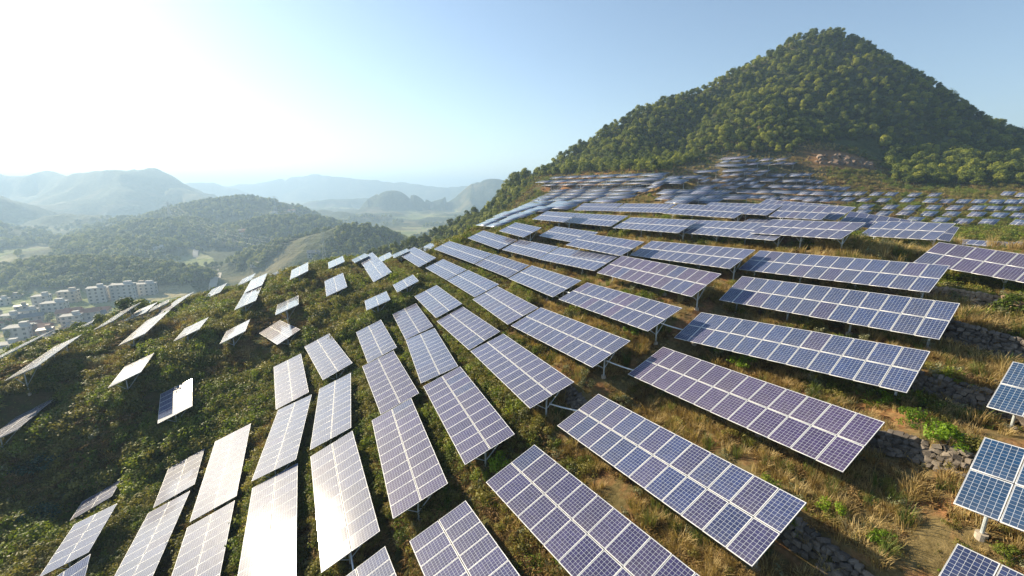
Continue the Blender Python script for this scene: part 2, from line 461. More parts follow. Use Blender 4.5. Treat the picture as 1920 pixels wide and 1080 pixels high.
VALLEY = [
    # dark wooded hill behind the village
    (crest([(-250, 500, 470), (-100, 508, 470), (0, 510, 465), (70, 494, 460), (140, 489, 455), (210, 492, 450), (290, 500, 450), (350, 512, 445), (385, 528, 440)]), 0.50, 12, 14),
    # wooded hill behind the pylon
    (crest([(430, 500, 560), (480, 470, 560), (540, 452, 560), (600, 438, 560), (645, 424, 560), (685, 428, 560), (720, 446, 560), (760, 474, 560), (800, 500, 560)]), 0.52, 14, 12),
    # hill with bare tops
    (crest([(250, 420, 1000), (330, 405, 1000), (400, 384, 1020), (450, 380, 1040), (510, 382, 1060), (550, 395, 1060), (600, 422, 1060)]), 0.33, 45, 40),
    (crest([(430, 425, 800), (500, 412, 800), (560, 408, 800), (610, 424, 800)]), 0.34, 26, 30),
    (crest([(200, 440, 760), (280, 425, 800), (350, 418, 800), (400, 430, 800)]), 0.30, 26, 35),
    (crest([(0, 392, 1500), (80, 382, 1550), (160, 378, 1600), (250, 392, 1600)]), 0.45, 50, 20),
    (crest([(110, 412, 1150), (190, 402, 1150), (270, 408, 1150)]), 0.42, 36, 20),
    (crest([(280, 395, 1450), (350, 382, 1450), (420, 390, 1450)]), 0.45, 45, 20),
    (crest([(600, 395, 1600), (660, 400, 1500), (740, 408, 1500)]), 0.42, 40, 20),
    (crest([(520, 388, 2600), (600, 376, 2700), (680, 370, 2800)]), 0.42, 40, 30),
    (crest([(150, 356, 2500), (260, 348, 2600), (330, 356, 2700)]), 0.45, 35, 30),
    # first ridge at left
    (crest([(-300, 320, 1250), (-100, 350, 1250), (0, 372, 1250), (60, 398, 1250), (110, 422, 1250)]), 0.45, 40, 30),
    (crest([(-200, 430, 760), (-60, 415, 800), (0, 420, 820), (60, 440, 830), (120, 458, 800)]), 0.4, 20, 25),
    (crest([(60, 470, 640), (150, 455, 660), (230, 452, 660), (310, 460, 640)]), 0.33, 20, 25),
    # big ridge at left
    (crest([(-500, 300, 2100), (-200, 290, 2100), (0, 326, 2100), (35, 328, 2100), (72, 318, 2080), (110, 328, 2050), (150, 332, 2000), (200, 326, 1950), (240, 323, 1900),
            (285, 334, 1850), (330, 353, 1800), (395, 372, 1750), (440, 400, 1700)]), 0.42, 90, 40),
    # far ridges
    (crest([(300, 352, 3400), (360, 341, 3400), (400, 342, 3500), (450, 352, 3500)]), 0.4, 90, 60),
    (crest([(420, 352, 4300), (480, 345, 4300), (555, 330, 4300), (590, 326, 4300), (640, 333, 4300), (700, 341, 4300), (770, 350, 4300), (850, 356, 4300), (900, 352, 4300)]), 0.36, 120, 80),
    (crest([(560, 420, 1900), (620, 408, 2000), (680, 382, 2100), (712, 362, 2100), (735, 356, 2100), (770, 366, 2100), (810, 376, 2150), (850, 366, 2250),
            (900, 346, 2300), (930, 338, 2300), (965, 337, 2300), (1010, 342, 2300), (1100, 330, 2300)]), 0.42, 80, 40),
    (crest([(620, 440, 1300), (700, 425, 1350), (780, 420, 1400), (860, 412, 1400), (920, 400, 1400)]), 0.3, 45, 50),
    (crest([(-900, 250, 1500), (-500, 300, 1700)]), 0.4, 60, 50),
    (crest([(900, 340, 5600), (1200, 330, 5600), (1700, 335, 5200), (2600, 340, 4200)]), 0.3, 120, 80),
    (crest([(-900, 330, 5200), (0, 338, 5600), (300, 342, 5600)]), 0.3, 120, 80),
]

def ridge_h(ridges, x, y, seed):
    out = np.full(len(x), -1e4)
    for i, (C, slope, rough, rnd) in enumerate(ridges):
        best = np.full(len(x), -1e4); top = np.full(len(x), -1e4)
        for a, b in zip(C[:-1], C[1:]):
            d = b[:2] - a[:2]
            t = np.clip(((x - a[0]) * d[0] + (y - a[1]) * d[1]) / (d @ d), 0, 1)
            q = np.sqrt((x - a[0] - t * d[0]) ** 2 + (y - a[1] - t * d[1]) ** 2)
            zc = a[2] + t * (b[2] - a[2])
            h = zc - slope * (np.sqrt(q * q + rnd * rnd) - rnd)
            w = h > best
            best = np.where(w, h, best); top = np.where(w, zc, top)
        q = (0.42 if rough < 10 else 0.22) + 0.84 * sstep(0, 40, top - best)      # gullies grow away from the crest
        nz = fbm(x, y, rough * 9, 5, seed + i * 7)
        if rough > 19:                                 # far ridges: sharper spurs and ravines
            nz = nz + 0.9 * (0.22 - np.abs(fbm(x, y, rough * 5, 4, seed + 90 + i * 7)))
            nz = nz - 0.45 * (q - 0.11)                # flanks are carved, not raised
        best = best + rough * q * nz * 1.3
        out = np.maximum(out, best)
    return out

FLOOR = -101.0

# dry-stone terrace walls on the upper side of the near rows: (table, start, end along the row, height, offset)
WALLS = {2: (1.0, 14.5, 0.8, 2.1), 1: (2.0, 14.0, 0.7, 2.1), 73: (3.0, 14.5, 0.9, 2.0), 74: (-6.5, 15.0, 1.15, 1.9), 75: (-6.0, 9.0, 0.9, 1.9), 22: (1.5, 7.5, 0.8, 2.0),
         82: (-5.0, 8.0, 0.9, 2.0), 3: (4.0, 10.0, 0.9, 2.0)}

def wall_line(k):
    x, y, z, az, sl, ti, n = NEAR[k]
    e1, e2, _ = table_frame(az, sl, ti)
    e2h = np.array([e2[0], e2[1]]); e2h /= np.linalg.norm(e2h)
    e1h = np.array([e1[0], e1[1]]); e1h /= np.linalg.norm(e1h)
    s0, s1, h, off = WALLS[k]
    o = np.array([x, y]) - e2h * off
    return o + e1h * s0, o + e1h * s1, e1h, -e2h, h

def terrain(x, y):
    x = np.asarray(x, dtype=float); y = np.asarray(y, dtype=float)
    r = np.hypot(x, y)
    out = np.full(len(x), FLOOR)
    if len(x) > 50:
        out += 5 * fbm(x, y, 160, 3, 5) + 22 * fbm(x, y, 900, 3, 8) * sstep(500, 1500, r)
    fr = r > 170
    if fr.any():
        out[fr] = np.maximum(out[fr], ridge_h(VALLEY, x[fr], y[fr], 40))
    ff = r > 850
    if ff.any():
        out[ff] += 22 * fbm(x[ff], y[ff], 120, 4, 71) * sstep(850, 1500, r[ff])
    near = r < 460
    xn, yn = x[near], y[near]
    s = SPUR(xn, yn)
    m = np.full(len(xn), -500.0)
    mr = r[near] > 115
    if mr.any():
        m[mr] = ridge_h(RIDGES, xn[mr], yn[mr], 3)
    k = 3.0                                           # smooth maximum of spur and mountain
    hgt = np.clip(0.5 + 0.5 * (s - m) / k, 0, 1)
    g = m * (1 - hgt) + s * hgt + k * hgt * (1 - hgt)
    w = 1 - sstep(300, 455, r[near])
    base = out[near]
    sm = np.maximum(g, base)
    only_m = np.maximum(m, base)
    out[near] = only_m + (sm - only_m) * w
    mm = (r >= 460) & (r < 700)
    if mm.any():
        out[mm] = np.maximum(out[mm], ridge_h(RIDGES, x[mm], y[mm], 3))
    # small relief close by, and the terrace steps
    q = r < 140
    xq, yq = x[q], y[q]
    z = out[q] + 0.5 * fbm(xq, yq, 4.0, 3, 21) * sstep(3, 12, r[q])
    for kk in WALLS:
        a, b, e, up, h = wall_line(kk)
        t = (xq - a[0]) * e[0] + (yq - a[1]) * e[1]
        L = (b - a) @ e
        d = (xq - a[0]) * up[0] + (yq - a[1]) * up[1]
        fade = sstep(-1.2, 0.4, t) * sstep(-1.2, 0.4, L - t)
        st = sstep(-0.30, 0.30, d)
        z = z + fade * h * 0.5 * (st * np.clip(1 - d / 2.4, 0, 1) - (1 - st) * np.clip(1 + d / 2.8, 0, 1))
    out[q] = z
    return out

GX0, GX1, GY0, GY1, GS = -85.0, 95.0, -6.0, 118.0, 0.32
_gx, _gy = np.meshgrid(np.arange(GX0, GX1, GS), np.arange(GY0, GY1, GS))
GRID = terrain(_gx.ravel(), _gy.ravel()).reshape(_gx.shape)

def ground_z(x, y):
    "height of the ground; close by it is looked up in a fine grid"
    fx, fy = (x - GX0) / GS, (y - GY0) / GS
    i, j = int(fx), int(fy)
    if 0 <= i < GRID.shape[1] - 1 and 0 <= j < GRID.shape[0] - 1:
        a, b = fx - i, fy - j
        return float((GRID[j, i] * (1 - a) + GRID[j, i + 1] * a) * (1 - b) + (GRID[j + 1, i] * (1 - a) + GRID[j + 1, i + 1] * a) * b)
    return float(terrain(np.array([x]), np.array([y]))[0])

def hit(u, v, lo=5, hi=330, n=280):
    "where the line of sight through a picture point meets the ground"
    d = ray(u, v)
    ts = np.geomspace(lo, hi, n)
    P = d[None] * ts[:, None]
    h = P[:, 2] - terrain(P[:, 0], P[:, 1])
    i = np.where(h <= 0)[0]
    if not len(i): return None
    i = max(1, i[0])
    a = h[i - 1] / (h[i - 1] - h[i] + 1e-9)
    return P[i - 1] + (P[i] - P[i - 1]) * a

# quarry scar in the wooded hill
SCAR = hit(1582, 302, 100)
# ------------------------------------------------------------------ ground sheet
def dryness(x, y):
    d = sstep(-10, 14, x - 0.10 * y + 14 * fbm(x, y, 22, 3, 60))
    return d * (1 - 0.8 * sstep(75, 100, np.hypot(x, y)) * sstep(0.62, 0.8, x / np.maximum(y, 1)))

def ground_material():
    m, nt, b = new_mat('hillside_ground')
    tc = N(nt, 'ShaderNodeTexCoord')
    P = tc.outputs['Object']
    dry = N(nt, 'ShaderNodeAttribute', attribute_name='dry').outputs['Fac']
    far = N(nt, 'ShaderNodeAttribute', attribute_name='far').outputs['Fac']
    field = N(nt, 'ShaderNodeAttribute', attribute_name='field').outputs['Fac']
    bare = N(nt, 'ShaderNodeAttribute', attribute_name='bare').outputs['Fac']
    n1 = noise(nt, 0.55, 6, P, 0.62); n2 = noise(nt, 4.0, 5, P, 0.7); n3 = noise(nt, 0.02, 6, P, 0.6); n4 = noise(nt, 0.006, 5, P, 0.6)
    soil = ramp(nt, n2, [(0.3, (0.15, 0.075, 0.035)), (0.6, (0.30, 0.155, 0.07)), (0.8, (0.36, 0.23, 0.13))])
    straw = ramp(nt, n2, [(0.3, (0.10, 0.075, 0.03)), (0.7, (0.24, 0.18, 0.085))])
    green = ramp(nt, n2, [(0.3, (0.022, 0.034, 0.010)), (0.7, (0.065, 0.085, 0.022))])
    brown = ramp(nt, n2, [(0.3, (0.045, 0.035, 0.018)), (0.7, (0.12, 0.085, 0.04))])
    dryc = mixc(nt, ramp(nt, n1, [(0.48, (0, 0, 0)), (0.60, (1, 1, 1))]), straw, soil)
    wetc = mixc(nt, ramp(nt, n1, [(0.42, (0, 0, 0)), (0.62, (1, 1, 1))]), green, brown)
    near = mixc(nt, dry, wetc, dryc)
    near = mixc(nt, bare, near, soil)
    forest = ramp(nt, n3, [(0.3, (0.020, 0.033, 0.012)), (0.5, (0.040, 0.056, 0.018)), (0.7, (0.085, 0.095, 0.035))])
    crowns = noise(nt, 0.11, 4, P, 0.6)
    forest = mixc(nt, 0.55, forest, ramp(nt, crowns, [(0.35, (0.012, 0.02, 0.008)), (0.65, (0.11, 0.12, 0.045))]))
    vor = N(nt, 'ShaderNodeTexVoronoi', i_Scale=0.028); nt.links.new(P, vor.inputs['Vector'])
    plots = ramp(nt, N_sep(nt, vor.outputs['Color']), [(0.0, (0.13, 0.17, 0.05)), (0.35, (0.22, 0.24, 0.08)), (0.65, (0.34, 0.29, 0.16)), (1.0, (0.24, 0.27, 0.12))])
    bald = mixc(nt, ramp(nt, n4, [(0.52, (0, 0, 0)), (0.64, (1, 1, 1))]), forest, (0.17, 0.15, 0.075))
    fcol = mixc(nt, field, bald, plots)
    c = mixc(nt, far, near, fcol)
    nt.links.new(c, b.inputs['Base Color'])
    b.inputs['Roughness'].default_value = 0.95
    b.inputs['Specular IOR Level'].default_value = 0.1
    bp = N(nt, 'ShaderNodeBump', i_Strength=0.7, i_Distance=0.12)
    nt.links.new(noise(nt, 3.0, 6, P, 0.7), bp.inputs['Height'])
    bp2 = N(nt, 'ShaderNodeBump', i_Strength=0.9, i_Distance=6.0)
    nt.links.new(math_n(nt, 'MULTIPLY', crowns, far), bp2.inputs['Height'])
    nt.links.new(bp.outputs[0], bp2.inputs['Normal'])
    nt.links.new(bp2.outputs[0], b.inputs['Normal'])
    return m

def N_sep(nt, col):
    s = N(nt, 'ShaderNodeSeparateColor'); nt.links.new(col, s.inputs[0]); return s.outputs[0]

def build_ground():
    th = np.concatenate([np.linspace(-180, -64, 60, endpoint=False), np.linspace(-64, 64, 820, endpoint=False), np.linspace(64, 180, 60, endpoint=False)])
    th = np.radians(th)
    rr = np.concatenate([np.geomspace(2.0, 130, 300, endpoint=False), np.geomspace(130, 700, 150, endpoint=False), np.geomspace(700, 9500, 190)])
    nt_, nr = len(th), len(rr)
    A, B = np.meshgrid(th, rr)
    x = (np.sin(A) * B).ravel(); y = (np.cos(A) * B).ravel()
    z = terrain(x, y)
    V = np.stack([x, y, z], 1)
    i = np.arange(nr - 1)[:, None] * nt_; j = np.arange(nt_)[None, :]; j2 = (j + 1) % nt_
    Fq = np.stack([i + j, i + j2, i + nt_ + j2, i + nt_ + j], -1).reshape(-1, 4)[:, ::-1]
    # close the hole under the drone
    me = mesh_np('ground', V, Fq, (ground_material(),), smooth=True)
    r = np.hypot(x, y)
    d = dryness(x, y)
    far = sstep(200, 300, r) * 1.0
    on_m = sstep(195, 230, r) * sstep(-0.05, 0.15, x / np.maximum(y, 1))
    far = np.maximum(far, on_m)
    far = np.maximum(far, sstep(-26, -36, z) * sstep(105, 125, r))
    field = sstep(FLOOR + 9, FLOOR + 4, z) * sstep(330, 420, r)
    field = field * (fbm(x, y, 240, 2, 77) > -0.12)
    fu, fv, fd = to_px(V)
    bare = np.zeros(len(x))
    sc = np.exp(-(((x - SCAR[0]) / 22) ** 2 + ((y - SCAR[1]) / 12) ** 2))
    bare = np.maximum(bare, sstep(0.3, 0.7, sc))
    patch = sstep(130, 165, r) * sstep(205, 195, y) * (x > 0) * sstep(0.78, 0.66, x / np.maximum(y, 1)) * sstep(0.02, 0.22, fbm(x, y, 18, 3, 90))
    bare = np.maximum(bare, patch * 0.9)
    far = far * (1 - np.maximum(sc, 0))
    for nm, a in (('dry', d), ('far', far), ('field', field), ('bare', bare)):
        at = me.attributes.new(nm, 'FLOAT', 'POINT')
        at.data.foreach_set('value', a.astype(np.float32))
    return obj('ground', me, kind='structure', label='hillside, mountain and valley ground with dry grass and red soil')

GROUND = build_ground()
# ------------------------------------------------------------------ solar tables
def module_mesh():
    w, l, t, fw = 0.496, 0.825, 0.018, 0.012
    v = []; f = []; fm = []
    # glass, slightly below the frame's rim
    v += [(-w + fw, -l + fw, t - 0.004), (w - fw, -l + fw, t - 0.004), (w - fw, l - fw, t - 0.004), (-w + fw, l - fw, t - 0.004)]
    f.append((0, 1, 2, 3)); fm.append(0)
    o = [(-w, -l), (w, -l), (w, l), (-w, l)]; i = [(-w + fw, -l + fw), (w - fw, -l + fw), (w - fw, l - fw), (-w + fw, l - fw)]
    b = len(v)
    v += [(*p, t) for p in o] + [(*p, t) for p in i] + [(*p, -t) for p in o] + [(*p, t - 0.004) for p in i]
    for k in range(4):
        j = (k + 1) % 4
        f.append((b + k, b + j, b + 4 + j, b + 4 + k)); fm.append(1)
        f.append((b + 8 + k, b + 8 + j, b + j, b + k)); fm.append(1)
        f.append((b + 4 + k, b + 4 + j, b + 12 + j, b + 12 + k)); fm.append(1)
    f.append((b + 11, b + 10, b + 9, b + 8)); fm.append(2)
    me = mesh_np('module', v, f, (M_CELL, M_FRAME, M_BACK), fmat=fm)
    uv = me.uv_layers.new(name='UVMap')
    for li, c in enumerate(((0, 0), (1, 0), (1, 1), (0, 1))):
        uv.data[li].uv = c
    return me

MODULE = module_mesh()
POST = MB().bar((0, 0, 0), (0, 0, 1), 0.055, 8).mesh('post', M_STEEL)
FOOT = MB().bar((0, 0, -0.4), (0, 0, 0.16), 0.17, 10).mesh('footing', M_CONC)
RAFTER = MB().box((0, 0, 0), (0.03, 1.5, 0.045)).mesh('rafter', M_STEEL)
BRACE = MB().bar((0, 0, 0), (0, 0, 1), 0.028, 6).mesh('brace', M_STEEL)
PURLIN = MB().box((0, 0, 0), (0.5, 0.025, 0.04)).mesh('purlin', M_STEEL)

def stretch(o, a, b):
    "lay a unit-length part between two local points"
    a, b = Vector(a), Vector(b)
    d = b - a
    o.matrix_local = Matrix.Translation(a) @ d.to_track_quat('Z', 'Y').to_matrix().to_4x4() @ Matrix.Diagonal((1, 1, d.length, 1))

BLUE, PURPLE, TEAL = (0.007, 0.034, 0.118), (0.040, 0.022, 0.082), (0.004, 0.046, 0.125)

def tone_col(t, rnd):
    j = 0.85 + 0.3 * rnd.random()
    a = BLUE if t >= 0 else TEAL
    t = abs(t)
    return tuple((a[i] * (1 - t) + PURPLE[i] * t) * j for i in range(3)) + (1,)

TONE = {1: 0.85, 2: 0.3, 3: 0.65, 4: 0.35, 5: 0.35, 6: 0.9, 7: 0.3, 8: 0.3, 22: 0.55, 25: 0.7, 28: 0.75, 27: 0.7, 24: 0.4, 23: 0.5, 21: 0.5, 19: 0.6, 73: 0.15, 74: 0.15,
        75: 0.2, 76: 0.8, 77: -0.02, 78: -0.02, 79: 0.2, 100: 0.6, 80: 0.2, 81: 0.45, 82: 0.25, 62: 0.8}
MIXED = {5: 0.30, 2: 0.30, 76: 0.2, 74: 0.15, 77: 0, 78: 0, 82: 0.08, 75: 0.2}

TABLE_BOXES = []       # for keeping plants out of the panels

def near_table(k, label, cat='solar table', group='solar tables on the near hillside'):
    x, y, z, az, sl, ti, n = NEAR[k]
    rnd = random.Random(k * 13 + 5)
    e1, e2, nn = table_frame(az, sl, ti)
    c = np.array([x, y, z])
    gz = ground_z(x, y)
    root = obj('solar_table', None, label=label, cat=cat, group=group, loc=(x, y, gz))
    root.empty_display_size = 0.5
    # module mesh: x along the row, y up the slope, z out of the glass
    Rm = Matrix(((e1[0], -e2[0], nn[0]), (e1[1], -e2[1], nn[1]), (e1[2], -e2[2], nn[2]))).to_4x4()
    if Rm.determinant() < 0:
        Rm = Matrix(((-e1[0], -e2[0], nn[0]), (-e1[1], -e2[1], nn[1]), (-e1[2], -e2[2], nn[2]))).to_4x4()
    T = Matrix.Translation((0, 0, z - gz)) @ Rm
    tone = TONE.get(k, 0.28)
    for i in range(n):
        for j in (-1, 1):
            o = obj('module', MODULE, root)
            tt = tone
            if rnd.random() < MIXED.get(k, 0.06): tt = (0.9 if k == 5 else 0.55) if tone < 0.5 else 0.3
            o.color = tone_col(tt, rnd)
            o.matrix_local = T @ Matrix.Translation(((i - (n - 1) / 2) * PITCH_M, j * 0.842, rnd.uniform(-0.003, 0.003))) @ \
                Euler((R(rnd.gauss(0, 0.16)), R(rnd.gauss(0, 0.16)), 0)).to_matrix().to_4x4()
    L = n * PITCH_M
    for yy in (-1.35, -0.40, 0.40, 1.35):
        o = obj('purlin', PURLIN, root)
        o.matrix_local = T @ Matrix.Translation((0, yy, -0.065)) @ Matrix.Diagonal((L - 0.1, 1, 1, 1))
    np_ = max(2, int(round(n / 2.7)))
    inv = T.inverted()
    for i in range(np_):
        s = (i - (np_ - 1) / 2) * (L - 1.3) / max(1, np_ - 1)
        o = obj('rafter', RAFTER, root)
        o.matrix_local = T @ Matrix.Translation((s, 0, -0.155))
        top = T @ Vector((s, -0.15, -0.19))
        g = ground_z(x + top.x, y + top.y) - gz
        g = min(g, top.z - 0.5)
        stretch(obj('post', POST, root), (top.x, top.y, g - 0.25), top)
        ft = obj('footing', FOOT, root); ft.location = (top.x, top.y, g)
        mid = Vector((top.x, top.y, g + (top.z - g) * 0.40))
        stretch(obj('brace', BRACE, root), mid, T @ Vector((s, 1.25, -0.19)))
        stretch(obj('brace', BRACE, root), mid, T @ Vector((s, -1.2, -0.19)))
    TABLE_BOXES.append((x, y, z, e1, e2, nn, L / 2, TILT_W / 2))
    return root

# far tables: one panel mesh for each length, on two posts
def far_panel_material():
    m, nt, b = new_mat('distant_photovoltaic_panel')
    uv = N(nt, 'ShaderNodeUVMap')
    sep = N(nt, 'ShaderNodeSeparateXYZ'); nt.links.new(uv.outputs[0], sep.inputs[0])
    def line(c, w):
        d = math_n(nt, 'ABSOLUTE', math_n(nt, 'SUBTRACT', math_n(nt, 'FRACT', c), 0.5))
        return math_n(nt, 'GREATER_THAN', d, 0.5 - w)
    ln = math_n(nt, 'MAXIMUM', line(sep.outputs[0], 0.035), line(sep.outputs[1], 0.028))
    oi = N(nt, 'ShaderNodeObjectInfo')
    c0 = mixc(nt, 0.20, oi.outputs['Color'], (0.34, 0.38, 0.46))
    nt.links.new(mixc(nt, ln, c0, (0.62, 0.62, 0.64)), b.inputs['Base Color'])
    b.inputs['Roughness'].default_value = 0.45
    b.inputs['Specular IOR Level'].default_value = 0.07
    b.inputs['Coat Weight'].default_value = 1.0
    b.inputs['Coat Roughness'].default_value = 0.10
    b.inputs['Coat IOR'].default_value = 1.48
    return m

M_FARP = far_panel_material()
FAR_MESH = {}

def far_panel(n):
    if n in FAR_MESH: return FAR_MESH[n]
    hx, hy, t = n * PITCH_M / 2, TILT_W / 2, 0.02
    v = [(-hx, -hy, t), (hx, -hy, t), (hx, hy, t), (-hx, hy, t), (-hx, -hy, -t), (hx, -hy, -t), (hx, hy, -t), (-hx, hy, -t)]
    f = [(0, 1, 2, 3), (7, 6, 5, 4), (0, 4, 5, 1), (1, 5, 6, 2), (2, 6, 7, 3), (3, 7, 4, 0)]
    me = mesh_np('panel', v, f, (M_FARP, M_FRAME, M_BACK), fmat=[0, 2, 1, 1, 1, 1])
    uv = me.uv_layers.new(name='UVMap')
    for li, c in enumerate(((0, 0), (n, 0), (n, 2), (0, 2))): uv.data[li].uv = c
    FAR_MESH[n] = me
    return me

def far_table(u, v, n, label, group, seed, az=153.9, stand=1.6, at=None, sl=None, tilt=22.8):
    rnd = random.Random(seed)
    if at is not None:
        return far_place(np.array(at), n, label, group, rnd, az, stand, sl, tilt)
    d = ray(u, v)
    ts = np.linspace(75, 290, 170)
    P = d[None, :] * ts[:, None]
    h = P[:, 2] - terrain(P[:, 0], P[:, 1]) - stand
    idx = np.where((h[:-1] > 0) & (h[1:] <= 0))[0]
    if not len(idx):
        return None
    i = idx[0]
    # a ray that only grazes the brow of the hill stands nearer than it should
    a = h[i] / (h[i] - h[i + 1])
    p = P[i] + (P[i + 1] - P[i]) * a
    if p[1] < 72: return None
    return far_place(p, n, label, group, rnd, az + rnd.gauss(0, 1.2), stand, rnd.gauss(0, 1.0))

def far_place(p, n, label, group, rnd, az, stand, sl, tilt=22.0):
    L = n * PITCH_M
    e1, e2, nn = table_frame(az, sl, tilt + rnd.gauss(0, 0.8))
    gz = ground_z(p[0], p[1])
    stand = p[2] - gz
    root = obj('solar_table', None, label=label, cat='solar table', group=group, loc=(p[0], p[1], gz))
    Rm = Matrix(((-e1[0], -e2[0], nn[0]), (-e1[1], -e2[1], nn[1]), (-e1[2], -e2[2], nn[2]))).to_4x4()
    if Rm.determinant() < 0:
        Rm = Matrix(((e1[0], -e2[0], nn[0]), (e1[1], -e2[1], nn[1]), (e1[2], -e2[2], nn[2]))).to_4x4()
    T = Matrix.Translation((0, 0, stand)) @ Rm
    o = obj('panel', far_panel(n), root)
    o.matrix_local = T
    o.color = tone_col(max(0, rnd.gauss(0.35, 0.2)), rnd)
    m = 1 if n <= 4 else 2 if n < 9 else 3
    for i in range(m):
        s = (i - (m - 1) / 2) * (L - 1.6) / max(1, m - 1)
        top = T @ Vector((s, 0, -0.03))
        stretch(obj('post', POST, root), (top.x, top.y, -1.4), top)
    TABLE_BOXES.append((p[0], p[1], p[2], e1, e2, nn, L / 2, TILT_W / 2))
    return root
